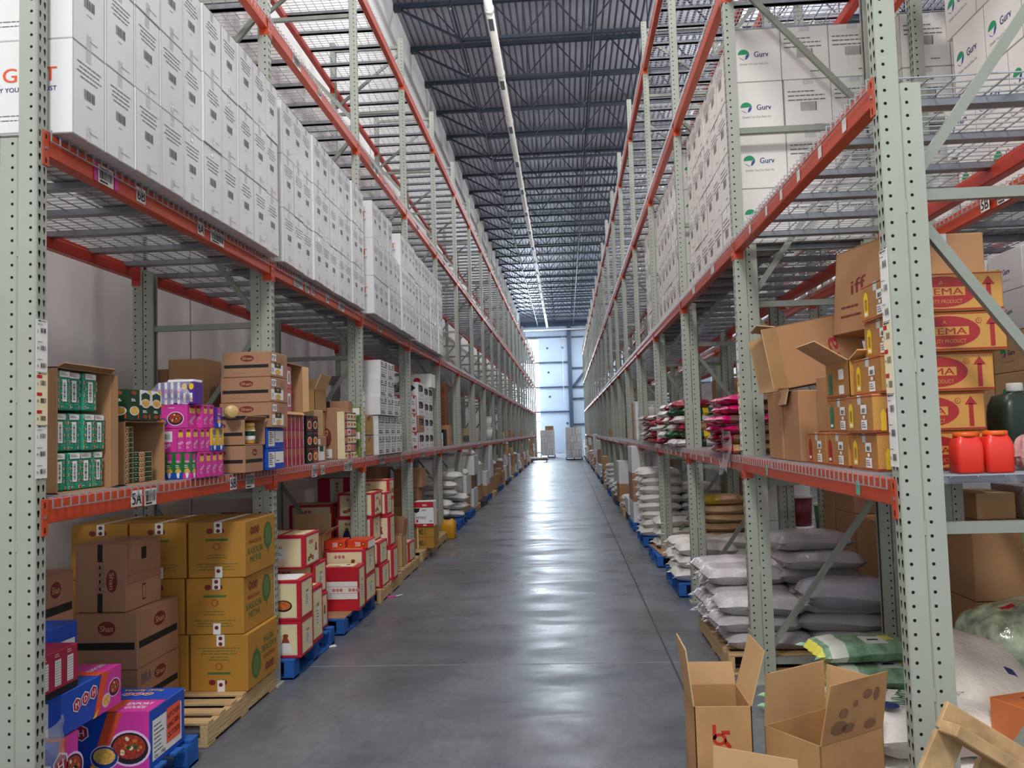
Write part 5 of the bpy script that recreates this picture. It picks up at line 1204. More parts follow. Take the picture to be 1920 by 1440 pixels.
# ---------------------------------------------------------------- right shelf, first bay
OCB = mat('amber_carton', (205, 150, 72), .5, 0, .06, 3); BRB = mat('amber_carton_end', (176, 124, 66), .55, 0, .06, 3); REDP = mat('brick_print', (168, 38, 40), .5)
def p_reema(logo):
    def f(F, w_, d, h):
        q = F['S']; W, H = q.W, q.H
        q.rect(0, H * .03, W, H * .07, REDP); q.rect(0, H * .94, W, H * .97, REDP)
        q.ell(W * .47, H * .5, W * .30, H * .40, REDP, 1, 30); q.rect(W * .23, H * .40, W * .67, H * .62, OCB, 2); q.txt('REEMA', W * .45, H * .51, H * .17, REDP, W * .40, 0, 3); q.txt('A', W * .46, H * .74, H * .10, OCB, None, 0, 3); q.txt('QUALITY PRODUCT', W * .46, H * .25, H * .10, OCB, W * .36, 0, 3)
        q.ell(W * .76, H * .76, .012, .012, REDP, 2); q.ell(W * .76, H * .76, .0095, .0095, OCB, 3); q.txt('R', W * .76, H * .76, .010, REDP, None, 0, 4)
        q.rect(W * .855, H * .10, W * .895, H * .68, REDP, 2); q.pol([(W * .82, H * .66), (W * .93, H * .66), (W * .875, H * .88)], REDP, 2)
        if logo is YELL: q.pol([(W * .07, H * .05), (W * .12, H * .05), (W * .12, H * .5), (W * .095, H * .62), (W * .07, H * .5)], YELL, 3); q.pol([(W * .12, H * .05), (W * .19, H * .05), (W * .19, H * .8), (W * .12, H * .6)], REDP, 2)
        q = F['W']; W, H = q.W, q.H; q.rel(0, 0, 1, 1, BRB, 1); q.rect(0, H * .03, W, H * .055, REDP, 2); q.rect(0, H * .94, W, H * .965, REDP, 2)
        pts = [(W * .10, H * .12), (W * .27, H * .12), (W * .27, H * .6)] + [(W * (.185 + .085 * math.cos(a)), H * (.6 + .2 * math.sin(a))) for a in (.4, .8, 1.2, 1.57, 1.95, 2.35, 2.75)] + [(W * .10, H * .6)]
        q.pol(pts, logo, 3); q.rect(W * .13, H * .16, W * .24, H * .24, WHITE, 4); q.rect(W * .14, H * .3, W * .23, H * .6, mat('logo_shade', (170, 130, 30), .6) if logo is YELL else logo, 4); q.lines(W * .1, H * .86, W * .2, 1, .01, RUST, th=.002, k=3)
        q.rect(W * .58, H * .50, W * .80, H * .74, WHITE, 3); q.bars(W * .62, H * .53, W * .14, H * .12, BLACKP, 9, 4); q.rect(W * .65, H * .37, W * .73, H * .46, WHITE, 3); q.rect(W * .58, H * .08, W * .80, H * .34, WHITE, 3); q.lines(W * .6, H * .26, W * .17, 3, H * .06, GREYP, k=4)
        q.rect(W * .48, 0, W * .62, H, TAPE, 2) if False else q.rect(W * .46, H * .75, W * .6, H, TAPE, 2)
    return f
S1R = S1
TEALP = mat('teal_print', (40, 120, 90), .5)
def ree(x0, y0, l, logo, lab, dx=0., rz=0.): return bx(x0, x0 + .455, y0, y0 + .315, S1R + .163 * l, .161, OCB, p_reema(logo), lab, rz)
for l, (xx, yy, lg) in enumerate(((1.29, 3.56, YELL), (1.275, 3.55, YELL), (1.31, 3.53, YELL), (1.355, 3.50, YELL), (1.345, 3.49, YELL))):
    ree(xx, yy, l, lg, 'amber carton with red oval print, %s of the tall stack behind the nearest right post' % (('bottom', 'second', 'third', 'fourth', 'top')[l]))
for l in range(3):
    if l < 2: ree((1.29, 1.30)[l], (3.92, 3.90)[l], l, (REDP, TEALP)[l], 'amber carton, %s of the shorter stack behind the tall amber stack' % ('bottom', 'second')[l])
r = flap_box('open_carton', 1.30, 1.75, 3.89, 4.22, S1R + .327, .17, 'T', 'open amber carton with raised flaps on the shorter amber stack', OCB, KRAFTL, lambda F, w_, d, h: (F['W'].rel(0, 0, 1, 1, BRB, 1), F['W'].rel(.12, .12, .28, .7, TEALP, 3), F['W'].rel(.58, .1, .8, .34, WHITE, 3), F['W'].rel(.58, .5, .8, .78, WHITE, 3), F['W'].rel(0, .03, 1, .06, REDP, 3)), (('W', .17, 1.0), ('S', .10, 1.2)))
ree(1.29, 4.25, 0, REDP, 'amber carton with red arch mark, single low one beside the tall plain brown cartons')
# plain brown cartons and crushed one
def p_plain(F, w_, d, h):
    F['S'].rel(.5, .3, .95, .33, MAROON); F['S'].rel(.5, .36, .95, .38, MAROON)
bx(1.28, 1.66, 4.66, 4.99, S1R, .395, KRAFT, p_plain, 'tall plain brown carton with orange sticker, nearer of the pair on the right shelf')
bx(1.28, 1.66, 5.03, 5.36, S1R, .405, KRAFT, p_plain, 'tall plain brown carton with orange sticker, farther of the pair on the right shelf')
r = flap_box('open_carton', -.22, .22, -.20, .20, 0, .36, 'W', 'crushed brown carton tilted on the tall pair with flaps open to the aisle', KRAFT, KRAFTL, lambda F, w_, d, h: (F['S'].txt('ifa', w_ * .62, h * .45, .075, REDP, .17, PI / 2), F['S'].lines(w_ * .75, h * .2, .08, 2, .03, RUST)), (('S', .15, .9), ('T', .10, .3), ('N', .16, .9), ('B', .09, 1.2)))
r.location = (1.50, 4.95, S1R + .445); r.rotation_euler = (0, -.16, -.12)
# green box
def p_green(F, w_, d, h):
    q = F['S']; W, H = q.W, q.H; q.rel(.04, .06, .96, .94, mat('gold_line', (190, 180, 60), .5), 1); q.rel(.05, .075, .95, .925, mat('box_green', (20, 100, 48), .4), 2); q.ell(W * .62, H * .42, W * .3, H * .26, YELL, 3); q.rect(W * .36, H * .34, W * .9, H * .50, DGREEN, 4); q.txt('PRIM', W * .6, H * .42, H * .12, YELL, W * .4, 0, 5); q.txt('A', W * .62, H * .6, H * .07, BLACKP, None, 0, 4)
    q = F['W']; q.rel(0, 0, 1, 1, mat('box_green_side', (80, 130, 110), .4), 1); q.rel(.1, .4, .35, .8, PAPER, 2); q.rel(.5, .6, .85, .85, PAPER, 2)
bx(1.70 - .33, 1.74, 4.60 - .29, 4.63, S1R + .164, .294, KRAFT, None, 'brown carton carrying the green carton on the right shelf')
r = flap_box('open_carton', -.24, .24, -.25, .25, 0, .46, 'T', 'large brown carton with a torn top leaning behind the tall amber stack', KRAFT, KRAFTD, lambda F, w_, d, h: (F['W'].txt('iff', F['W'].W * .45, h * .55, .08, MAROON, .13, .1), F['W'].lines(F['W'].W * .15, h * .3, F['W'].W * .5, 2, .05, MAROON, th=.012)), (('W', .08, -1.1), ('S', .09, -1.2)))
r.location = (1.80, 4.55, S1R + .67); r.rotation_euler = (0, .10, .25)
bx(1.76, 2.15, 4.30, 4.85, S1R, .665, KRAFTD, None, 'brown carton under the leaning torn carton at the back of the right shelf')
bx(1.55, 1.765, 3.55, 3.80, S1R + .163 * 5 + .002, .17, KRAFT, lambda F, w_, d, h: F['S'].rel(.05, .8, .3, 1, TAPE), 'brown taped carton topping the amber stack beside the brace')
JUGR = mat('coral_jug_plastic', (238, 58, 44), .35); JUGC = mat('orange_cap', (236, 100, 30), .4)
jug('plastic_jug', 1.545, 3.34, S1R, .105, .09, .155, JUGR, JUGC, 'coral red plastic jug with orange cap, left one in front of the amber cartons', 0, .72)
jug('plastic_jug', 1.655, 3.335, S1R, .105, .09, .158, JUGR, JUGC, 'coral red plastic jug with orange cap, right one in front of the amber cartons', 0, .72)
jug('plastic_jug', 1.605, 3.45, S1R, .105, .09, .155, JUGR, JUGC, 'coral red plastic jug with orange cap, rear one between the other two', 0, .72)
jug('dark_canister', 2.06, 3.95, S1R, .20, .2, .36, mat('dark_green_canister', (48, 62, 56), .35), PAPER, 'dark green canister with pale cap right of the amber stack', 0, .3)
jug('dark_canister', 2.22, 3.80, S1R, .14, .18, .33, mat('dark_green_canister', (48, 62, 56), .35), PAPER, 'dark green canister cut by the right edge of the view', 0, .3)
pk = sack(.17, .14, .16, mat('pink_clear_bag', (222, 170, 170), .2, 0, .2, 30, .5), ((.3, .7, .2, .7, mat('pink_label', (214, 60, 90), .4)),), 31)
o = tag(pk.build('plastic_bag', None, (1.86, 3.40, S1R), .4), 'clear plastic bag with pink printed packets right of the red jugs', 'bag')
# beam tickets
def rt(k, l, ys, txt=None, m_=None, w_=.035, h=.06):
    b = beam_at(RR, 1, k, l)
    for y_ in ys:
        t = ticket(b, y_, .06, txt, w_, h, False, -1)
        if m_ is not None: t.data.materials[0] = m_
rt(0, 0, (.35, 1.95), None, mat('mint_label', (110, 200, 170), .6), .045, .06)
rt(0, 1, (.28, .62, .98, 1.32, 1.66, 2.1), None, PAPER, .05, .055); rt(1, 1, (.7, 1.7), None, PAPER, .14, .07); rt(1, 0, (.4, .8, 1.2, 1.6, 2.0, 2.35), None, PAPER, .05, .06); rt(2, 0, (.3, .7, 1.1, 1.5), None, PAPER, .12, .07)
# ---------------------------------------------------------------- right shelf, bags
PKM = mat('pink_foil', (196, 28, 100), .25, 0, .12, 30, .4); LEN = mat('brown_lentils', (128, 92, 76), .35, 0, .12, 160, .3); BEAN = mat('beans_in_plastic', (196, 160, 110), .2, 0, .3, 120, .5); CLR = mat('milky_plastic', (222, 216, 214), .12, 0, .08, 30, .5); CRIM = mat('crimson_foil', (150, 24, 46), .25, 0, .15, 30, .4); GRF = mat('green_foil', (34, 92, 58), .25, 0, .15, 30, .4)
PB = [sack(.42, .30, .075, LEN, ((0, .22, 0, 1, PKM), (.84, 1, 0, 1, PKM), (.22, .25, 0, 1, PAPER)), 40 + i).build('food_bag') for i in range(2)]
BB = [sack(.40, .28, .085, (BEAN, LEN, CLR)[i], ((0, .18, 0, 1, (CRIM, CRIM, CLR)[i]),), 50 + i).build('food_bag') for i in range(3)]
GB = [sack(.40, .26, .10, (CLR, GRF, CRIM)[i], ((.1, .4, .2, .8, (CRIM, CLR, CLR)[i]), (.55, .7, 0, 1, (GRF, YELL, BEAN)[i])), 60 + i).build('food_bag') for i in range(3)]
def fb(src, x, y, z, rz, lab, grp): o = put(src, x, y, z, rz, None, lab, 'food bag', grp); return o
for l in range(6):
    src = PB[l % 2] if l >= 2 else BB[l % 3]
    for k, yy in enumerate((6.30, 6.66)):
        kind = 'brown lentil bag with magenta ends' if l >= 2 else 'clear bag of pulses'
        fb(src, 1.40 + rnd.uniform(-.04, .01) + (0 if l > 3 else -.05), yy + .0, S1 + .074 * l + (.0 if l < 5 else .0), rnd.uniform(-.08, .08) + (PI if src in PB and 0 else 0), '%s, %s up from the shelf, %s pile, second right post' % (kind, ordw[l], ('near', 'far')[k]), 'pulse bags past the second right post')
mb = MB(); vs = []; fs = []
for i in range(11):
    for j in range(11):
        u, v = i / 10, j / 10; vs.append((1.155 + .05 * math.sin(7 * u + 3 * v) * (v - .2) + .03 * v, 6.14 + .30 * u + .02 * math.sin(9 * v), 1.43 + .30 * v + .03 * math.sin(5 * u)))
for i in range(10):
    for j in range(10): fs.append((i * 11 + j, (i + 1) * 11 + j, (i + 1) * 11 + j + 1, i * 11 + j + 1))
mb.mesh(vs, fs, FILM, True); tag(mb.build('plastic_wrap'), 'torn clear plastic hanging over the beam from the pulse bags', 'plastic wrap')
g_ = random.Random(11)
for k in range(6):
    for l in range(6):
        fb(GB[(k + l * 2) % 3] if k > 1 else GB[(l) % 3], 1.40 + g_.uniform(-.08, .03), 8.95 + .32 * k, S1 + .082 * l, g_.uniform(-.4, .4), 'bright %s foil bag in the third right bay, %s layer, %s from the third post' % (('pale', 'green', 'crimson')[((k + l * 2) % 3) if k > 1 else l % 3], (layer + ['fifth', 'sixth'])[l], ordw[k]), 'foil bags in the third right bay')
for k in range(5):
    for l in range(5): fb(BB[(k + l) % 3], 1.40 + g_.uniform(-.06, .03), 11.6 + .34 * k, S1 + .08 * l, g_.uniform(-.3, .3), 'crimson ended pulse bag in the fourth right bay, %s layer, %s from the fourth post' % ((layer + ['fifth'])[l], ordw[k]), 'pulse bags in the fourth right bay')
for k in range(2):
    for l in range(3): jug('white_jug', 1.40, 14.4 + .3 * k, S1 + .2 * l * 1.02, .26, .24, .2, WHITE, PAPER, 'white square tub, %s layer, %s stack past the fifth right post' % (lw[l], ('near', 'far')[k]), 0, .8)
for k in range(3):
    for l in range(2): bx(1.30, 1.7, 15.6 + .5 * k, 16.05 + .5 * k, S1 + .36 * l, .355, (WBOX, KRAFTL, WBOX)[k], None, '%s carton past the sixth right post, %s layer, %s column' % (('white', 'pale kraft', 'white')[k], lw[l], ordw[k]))
clutter(17, 1, 18, 54, S1, 'small cartons far down the right shelf', 'small carton far down the right shelf, lost in the distance', .42, 9)
# ---------------------------------------------------------------- right floor
pallet(1.10, 2.20, 6.10, 7.45, 'worn wooden pallet under the grey plastic sacks on the right')
GL = 'grey sacks on the wooden pallet'
n_ = 0
for l in range(4):
    for yi, yy in enumerate((6.33, 6.78, 7.22)):
        for xi, xx in enumerate((1.40, 1.98)):
            if l == 3 and yi == 0: continue
            place_sack(SKA[n_ % 3], xx + rnd.uniform(-.04, .04) - .03 * (l % 2) + (.0 if xi else -.01), yy + rnd.uniform(-.03, .03), PT + .128 * l, rnd.uniform(-.08, .08), 'grey plastic sack, %s layer, %s row, %s on the wooden pallet' % (layer[l], ('front', 'middle', 'rear')[yi], ('aisle side', 'inner side')[xi]), GL); n_ += 1
place_sack(SKA[0], 1.90, 6.62, PT + .52, .10, 'pale plastic sack, second from the top of the grey sack pile'); place_sack(SKA[1], 1.84, 6.70, PT + .655, .25, 'pale plastic sack topping the grey sack pile')
bs = sack(.66, .44, .22, GREYB2, (), 77).build('sack'); tag(bs, 'large lilac grey plastic sack across the front of the sack pile', 'sack'); bs.location = (1.98, 6.22, PT + .30); bs.rotation_euler = (0, 0, .04)
mb = MB(); mb.box(-.03, .03, -.03, .03, 0, .001, mat('neon_sticker', (225, 235, 40), .4)); tag(mb.build('sticker', None, (1.20, 6.25, PT + .140), .3), 'neon yellow sticker on the lowest grey sack', 'sticker')
pallet(1.12, 2.22, 8.85, 10.0, 'blue pallet under the white sacks before the third right bay', BLUEPAL, BLUEPAL, True)
for l in range(3):
    for yi, yy in enumerate((9.1, 9.6)):
        for xi, xx in enumerate((1.42, 1.98)):
            if l == 2 and yi == 0 and xi == 1: continue
            place_sack(SKB[(l + yi) % 2 * 2], xx + rnd.uniform(-.03, .03), yy, PT + .132 * l, rnd.uniform(-.06, .06), 'white sack on the blue pallet past the third right post, %s layer, %s %s' % (lw[l], ('front', 'rear')[yi], ('left', 'right')[xi]), 'white sacks past the third right post')
bx(1.68, 2.15, 9.72 + .40, 10.5, 0.0, .40, KRAFT, None, 'brown carton on the floor under the tan paper sacks')
for l in range(4): place_sack(SKT[l % 2], 1.88, 10.3, .402 + .105 * l, (.03, -.04, .05, 0)[l], 'tan paper sack, %s layer, on the brown carton past the third right post' % layer[l], 'tan paper sacks on a brown carton')
YB = sack(.5, .36, .13, mat('yellow_clear_bag', (220, 190, 60), .25, 0, .2, 30, .4), ((.4, .9, 0, 1, mat('peach_bag', (220, 170, 130), .3, 0, .2, 40, .3)),), 81).build('sack'); tag(YB, 'yellow and peach plastic bag topping the tan sacks', 'sack'); YB.location = (1.86, 10.3, .83)
pallet(1.10, 2.2, 10.75, 11.9, 'blue pallet with a bare kraft sheet past the third right bay', BLUEPAL, BLUEPAL, True)
one(carton(1.0, 1.1, .006, KRAFT, None, .001, False), 'board_sheet', 1.64, 11.32, PT, .06, 'bare kraft sheet on the blue pallet on the right', 'board sheet')
for l in range(3): place_sack(SKB[1], 1.46, 11.55, PT + .008 + .14 * l, .1, 'green banded white bag on the kraft sheet, %s layer' % lw[l], 'green banded bags on the kraft sheet'); place_sack(SKT[l % 2], 1.98, 11.4, PT + .008 + .12 * l, -.1, 'tan sack beside the green banded bags, %s layer' % lw[l], 'tan sacks beside the green banded bags')
pallet(1.10, 2.2, 12.6, 13.8, 'blue pallet under the tall sack stack on the right', BLUEPAL, BLUEPAL, True)
for l in range(8):
    for k, yy in enumerate((12.85, 13.4)):
        for xi, xx in enumerate((1.40, 1.96)):
            if xi and l > 5: continue
            place_sack(SKB[(l + k) % 3], xx + rnd.uniform(-.03, .03), yy, PT + .125 * l, rnd.uniform(-.07, .07), 'white woven sack in the tall right stack, %s from the pallet, %s %s' % (ordw[l], ('front', 'rear')[k], ('left', 'right')[xi]), 'sacks in the tall right stack')
y = 14.6; k = 0; g_ = random.Random(21)
while y < 55:
    d = g_.uniform(1.0, 1.2); tag(pallet(1.10 + .04 * (k % 2), 2.15, y, y + d, *((('blue pallet far down the right side of the aisle', BLUEPAL, BLUEPAL, True), ('dark pallet far down the right side of the aisle', DARKPAL, DARKPAL), ('wooden pallet far down the right side of the aisle',))[k % 3])), None, None, 'pallets far down the right side, ' + ('blue', 'dark', 'wooden')[k % 3])
    if g_.random() < .5:
        for l in range(g_.choice((2, 3, 5))): place_sack(SKB[(k + l) % 3], 1.42, y + .45, PT + .13 * l, g_.uniform(-.15, .15), 'pale sack in a pile far down the right floor', 'pale sacks far down the right floor')
    else:
        z = PT
        for l in range(g_.choice((1, 2, 3))):
            h = g_.uniform(.3, .5); mm = g_.choice(fm); bx(1.12, 1.7, y + .04, y + d - .1, z, h, mm, None, '%s carton on a pallet far down the right floor' % ('white' if mm is WBOX else 'brown'), 0, 'cartons far down the right floor, %s' % ('white' if mm is WBOX else 'brown')); z += h + .001
    y += d + .22; k += 1
# open cartons in the foreground
BX = mat('scuffed_kraft', (190, 146, 98), .75, 0, .16, 5)
RM = mat('red_marker', (190, 50, 30), .6)
def p_mark(F, w_, d, h):
    q = F['S']; e = .335 * h; w_ *= .92
    q.ell(w_ * .46, h * .42 + e, .030, .026, RM, 1); q.ell(w_ * .46, h * .42 + e, .016, .013, BX, 2); q.rect(w_ * .33, h * .42 + e, w_ * .40, h * .53 + e, RM)
    q.pol([(w_ * .55, h * .38 + e), (w_ * .66, h * .34 + e), (w_ * .68, h * .37 + e), (w_ * .56, h * .43 + e)], RM); q.rect(w_ * .50, h * .455 + e, w_ * .66, h * .485 + e, RM)
r = flap_box('open_carton', .51, .755, 3.70, 4.02, 0, .565, 'T', 'tall open carton with a red handwritten mark, foreground right', BX, KRAFTL, p_mark, (('W', .24, .10), ('E', .24, .28), ('N', .10, .25)))
r = flap_box('open_carton', -.198, .198, -.15, .15, 0, .46, 'T', 'wide open carton with a stained flap standing up, foreground right', BX, KRAFTL, None, (('N', .22, -.05), ('E', .20, .05)))
r.location = (1.068, 3.757, 0); r.rotation_euler = (0, 0, .586)
fm_ = MB(); STN = mat('stain_print', (140, 104, 78), .8, 0, .2, 12)
P_ = [Vector((-.195, 0, 0)), Vector((.195, 0, 0)), Vector((.18, -.05, .25)), Vector((-.18, -.05, .25))]
fm_.mesh(P_ + [p + Vector((0, .006, 0)) for p in P_], [(0, 1, 2, 3), (7, 6, 5, 4), (0, 4, 5, 1), (1, 5, 6, 2), (2, 6, 7, 3), (3, 7, 4, 0)], BX)
ff = Face(fm_, (-.18, -.0015, 0), (1, 0, 0), Vector((0, -.05, .25)), .36, .25)
for (a, b_, ra, rb_) in ((.08, .06, .05, .03), (.14, .05, .04, .02), (.17, .15, .014, .014), (.28, .04, .04, .02), (.24, .18, .03, .02), (.30, .17, .02, .03), (.1, .12, .03, .02)): ff.ell(a, b_, ra, rb_, STN, 1, 9)
fl_ = fm_.build('flap', r); fl_.location = (0, -.152, .46); fl_['label'] = 'stained flap'
r = flap_box('open_carton', .40, .72, 2.78, 3.08, 0, .41, 'T', 'open carton at the bottom edge of the view, foreground right', BX, KRAFTL, None, (('N', .20, .0),), rz=-.47)
# tilted wooden pallet leaning in the foreground
tp = empty('pallet', (1.0, 2.62, .0), 'weathered wooden pallet tilted on its corner against the nearest right post', 'pallet')
a_ = math.radians(-33); ex = Vector((math.cos(a_), .10, math.sin(a_))); ey = Vector((-ex.z, .22, ex.x)); ex.normalize(); ey = (ey - ex * ey.dot(ex)).normalized(); ez = ex.cross(ey)
cor = Vector((1.185, 2.78, .875))
def tb(name, x0, x1, y0, y1, z0, z1, m_):
    mb = MB(); T = Matrix(((ex.x, ey.x, ez.x, cor.x - 1.0), (ex.y, ey.y, ez.y, cor.y - 2.62), (ex.z, ey.z, ez.z, cor.z), (0, 0, 0, 1)))
    mb.box(x0, x1, y0, y1, z0, z1, m_, T, .004); return mb.build(name, tp)
WD = mat('weathered_wood', (178, 146, 104), .8, 0, .3, 4, .4, stretch=(3, 3, 3))
tb('lead_board', 0, .80, -.09, 0, -.02, 0, WD)
for i in range(4): tb('board', .0 + .15 * i + (0 if i == 0 else .03), .10 + .15 * i + (0 if i == 0 else .03), -.86, -.095, -.02 - (.02 if i else 0), 0 - (.02 if i else 0), WD)
for yy in (-.08, -.45, -.82): tb('stringer', 0.0, .8, yy - .02, yy + .02, .002, .09, WD)
# orange carton at the right edge
OR2 = mat('orange_carton', (226, 128, 70), .5, 0, .05)
bx(1.90, 2.34, 3.60, 4.0, 0, .53, OR2, lambda F, w_, d, h: (F['T'].rel(.25, .15, 1, .85, mat('plum_label', (150, 40, 90), .5), 1), F['S'].rect(w_ * .55, h * .68, w_ * .62, h * .74, BLACKP), F['S'].rect(0, h * .9, w_, h * .905, SEAM)), 'orange carton with plum label at the right edge of the view', .35)
# bags of flour in the first right bay
WBG = mat('white_flour_bag', (248, 244, 236), .4, 0, .03, 40, .35)
A_ = sack(.72, .50, .24, WBG, (), 90).build('sack'); tag(A_, 'big white flour bag with green lettering behind the nearest right post', 'sack'); A_.location = (1.66, 4.12, .24); A_.rotation_euler = (0.0, .0, .1)
A2 = sack(.75, .52, .25, WBG, (), 91).build('sack'); tag(A2, 'big white bag on the floor beneath the lettered flour bag', 'sack'); A2.location = (1.64, 4.14, 0); A2.rotation_euler = (0, 0, .05)
tm = MB(); FT = Face(tm, (-.30, -.17, .236), (1, 0, 0), (0, 1, 0), .6, .34); DG2 = mat('print_green', (30, 110, 70), .5)
FT.txt('BESAN', .20, .17, .10, DG2, .30, PI + .9, 1); FT.txt('PURE', .10, .22, .045, DG2, .12, PI + .9, 1); FT.ell(.06, .05, .04, .05, NAVY, 1)
FT.lines(.40, .24, .14, 3, .03, GREYP, th=.006, k=1)
tm.build('lettering', A_)
B_ = sack(.55, .60, .20, mat('limp_white_bag', (226, 216, 204), .45, 0, .04, 30, .4), ((.55, .68, .4, .52, NAVY),), 92).build('sack'); tag(B_, 'limp white bag with a blue oval slumped right of the nearest right post', 'sack'); B_.location = (2.02, 4.42, .40); B_.rotation_euler = (.55, .35, .3)
B2 = sack(.6, .5, .30, WBG, (), 93).build('sack'); tag(B2, 'white bag at the bottom right under the limp bag', 'sack'); B2.location = (2.12, 4.72, .0)
GY = mat('green_yellow_bag', (130, 168, 136), .3, 0, .5, 14, .35); YL2 = mat('yellow_seam', (232, 226, 90), .4)
GBAG = [sack(.56, .34, .12, GY, ((.0, .07, 0, 1, YL2), (.1, .28, 0, 1, mat('pale_bag_white', (226, 232, 220), .35)), (.5, .72, .15, .6, mat('pale_bag_white', (226, 232, 220), .35)), (.75, .85, .3, .7, YL2), (.55, .66, .3, .45, NAVY)), 95 + i).build('sack') for i in range(2)]
gb = [(1.64, 4.98, .42, .05, 'green and white bag with yellow seam, upper one behind the nearest right post'), (1.70, 4.92, .30, -.05, 'green and white bag under the upper one behind the nearest right post'), (1.40, 4.93, .15, .12, 'green and yellow bag on the left of the flour bags'), (1.75, 5.15, .17, .0, 'green and white bag below the pair, rear'), (1.45, 5.2, 0.0, .1, 'green and white bag on the floor behind the foreground cartons'), (2.0, 5.25, 0.0, .0, 'green and white bag on the floor near the rear post')]
for i, (x, y, z, rz, lb) in enumerate(gb): place_sack(GBAG[i % 2], x, y, z, rz, lb)
CB = sack(.75, .5, .42, mat('clear_bag_contents', (176, 190, 160), .15, 0, .55, 12, .5), ((.6, 1, .3, 1, mat('yellow_leaf_print', (214, 204, 90), .3, 0, .4, 25)), (.3, .38, .4, .5, REDB)), 99).build('sack'); tag(CB, 'clear plastic bag bulging with green and yellow packets at the right edge', 'sack'); CB.location = (2.62, 4.95, .34); CB.rotation_euler = (0, -.15, .1)
CB2 = sack(.8, .55, .34, mat('yellow_leaf_print', (214, 204, 90), .3, 0, .4, 25), ((.2, .5, .2, .8, REDB),), 98).build('sack'); tag(CB2, 'yellow and red printed bag under the bulging clear bag', 'sack'); CB2.location = (2.66, 4.9, 0)
# ---------------------------------------------------------------- goods in the back row and the rack beyond
def brown(x0, x1, y0, y1, z, h, lab, pr=None, m_=None): return bx(x0, x1, y0, y1, z, h, m_ or SHANB, pr, lab)
for k in range(2):
    for l in range(2): brown(2.56, 3.30, 5.52 - .0 + .0 + .75 * k * 0 + (.0 if k == 0 else .76), 5.52 + .70 + (.0 if k == 0 else .76), .14 + .47 * l, .465, 'large brown carton in the back row, %s layer, %s beyond the dark rear post' % (lw[l], ('first', 'second')[k]), (lambda F, w_, d, h: (F['S'].rel(.42, .5, .72, .92, mat('lime_label', (120, 190, 60), .5)), F['S'].rel(.42, .5, .72, .7, PAPER, 2), F['S'].ell(w_ * .68, h * .86, .02, .02, NAVY, 3))) if l else None, KRAFT)
pallet(2.56, 3.5, 5.50, 7.0, 'wooden pallet under the large brown cartons in the back row')
brown(2.80, 3.06, 5.95, 6.4, 1.076, .18, 'pale kraft carton on top of the large brown cartons in the back row', None, KRAFTL)
bx(3.12, 3.6, 5.95, 6.4, 1.076, .22, mat('shrink_wrap', (206, 206, 208), .15, 0, .15, 20, .5), lambda F, w_, d, h: F['S'].rel(.15, .1, .22, .3, REDB), 'shrink wrapped pack on the large brown cartons in the back row')
for k in range(3):
    for l in range(3 if k else 2): brown(2.56, 3.1, 7.15 + .56 * k, 7.68 + .56 * k, .145 + .40 * l, .398, 'brown carton stacked in the back row behind the grey sacks, %s layer, %s column' % (lw[l], ordw[k]), None, (KRAFT, SHANB)[k % 2])
pallet(2.56, 3.5, 7.10, 8.75, 'wooden pallet in the back row behind the grey sacks')
def pail(x, y, z, m_, lab): bucket(x, y, z, .155, .34, m_, lab, WHITE)
for l in range(2): pail(2.86, 10.6, .145 + .375 * l, mat('maroon_pail', (120, 40, 56), .4), 'maroon and white pail in the back row, %s of two' % ('lower', 'upper')[l]); pail(2.88, 9.5, .145 + .375 * l, mat('green_pail', (60, 130, 90), .4), 'green pail with white lid in the back row, %s of two' % ('lower', 'upper')[l])
pallet(2.56, 3.5, 9.2, 10.9, 'wooden pallet under the pails in the back row')
def small_gurv(F, w_, d, h):
    for s_ in 'WS': gurv_logo(F[s_], F[s_].W * .3, h * .5, F[s_].W * .08)
g5 = carton(.40, .38, .235, WBOX, small_gurv).build('carton'); g6 = carton(.40, .38, .235, KRAFTL, small_gurv).build('carton')
for c in range(8):
    for l in range(5):
        top = l > 2; put(g5 if top else g6, 2.80 + .0, 3.75 + .42 * c, S1 + .237 * l, 0, None, '%s logo carton on the back row shelf, %s layer, %s from the near end' % ('white' if top else 'pale kraft', (layer + ['fifth'])[l], ordw[c]), 'carton', 'logo cartons on the back row shelf, %s' % ('white' if top else 'kraft'))
for k in range(9):
    for l in range(3 if k % 3 else 2): brown(2.60, 3.1, 8.0 + 1.5 * k, 8.9 + 1.5 * k, S1 + .34 * l, .335, '%s carton on the back row shelf seen between posts, %s layer, %s pile' % (('brown', 'white')[k % 2], lw[l], ordw[k]), None, (KRAFT, WBOX)[k % 2])
for k in range(8):
    for l in range(2): brown(2.60, 3.2, 11.3 + 1.8 * k, 12.4 + 1.8 * k, .001 + .5 * l, .495, '%s carton on the floor of the back row, %s layer, %s pile' % (('white', 'brown')[k % 2], lw[l], ordw[k]), None, (WBOX, KRAFT)[k % 2])
R3 = rack('pallet_rack', 'distant pallet rack across the next aisle on the right', 6.95, 1, YR1, 10, ndeck=30)
for k in range(10):
    for l in range(3): brown(7.0, 8.0, 3.4 + BAY * k, 5.7 + BAY * k, (.001, S1, 3.101)[l], 1.15, 'wrapped %s load in the rack across the next aisle, level %s, bay %s' % (('white', 'brown')[(k + l) % 2], ('one', 'two', 'three')[l], ('one', 'two', 'three', 'four', 'five', 'six', 'seven', 'eight', 'nine', 'ten')[k]), None, (WBOX, KRAFT)[(k + l) % 2])
mb = MB(); mb.box(11.8, 12.0, YN, YE, 0, CEIL, WALLM); struct(mb.build('wall_right'))
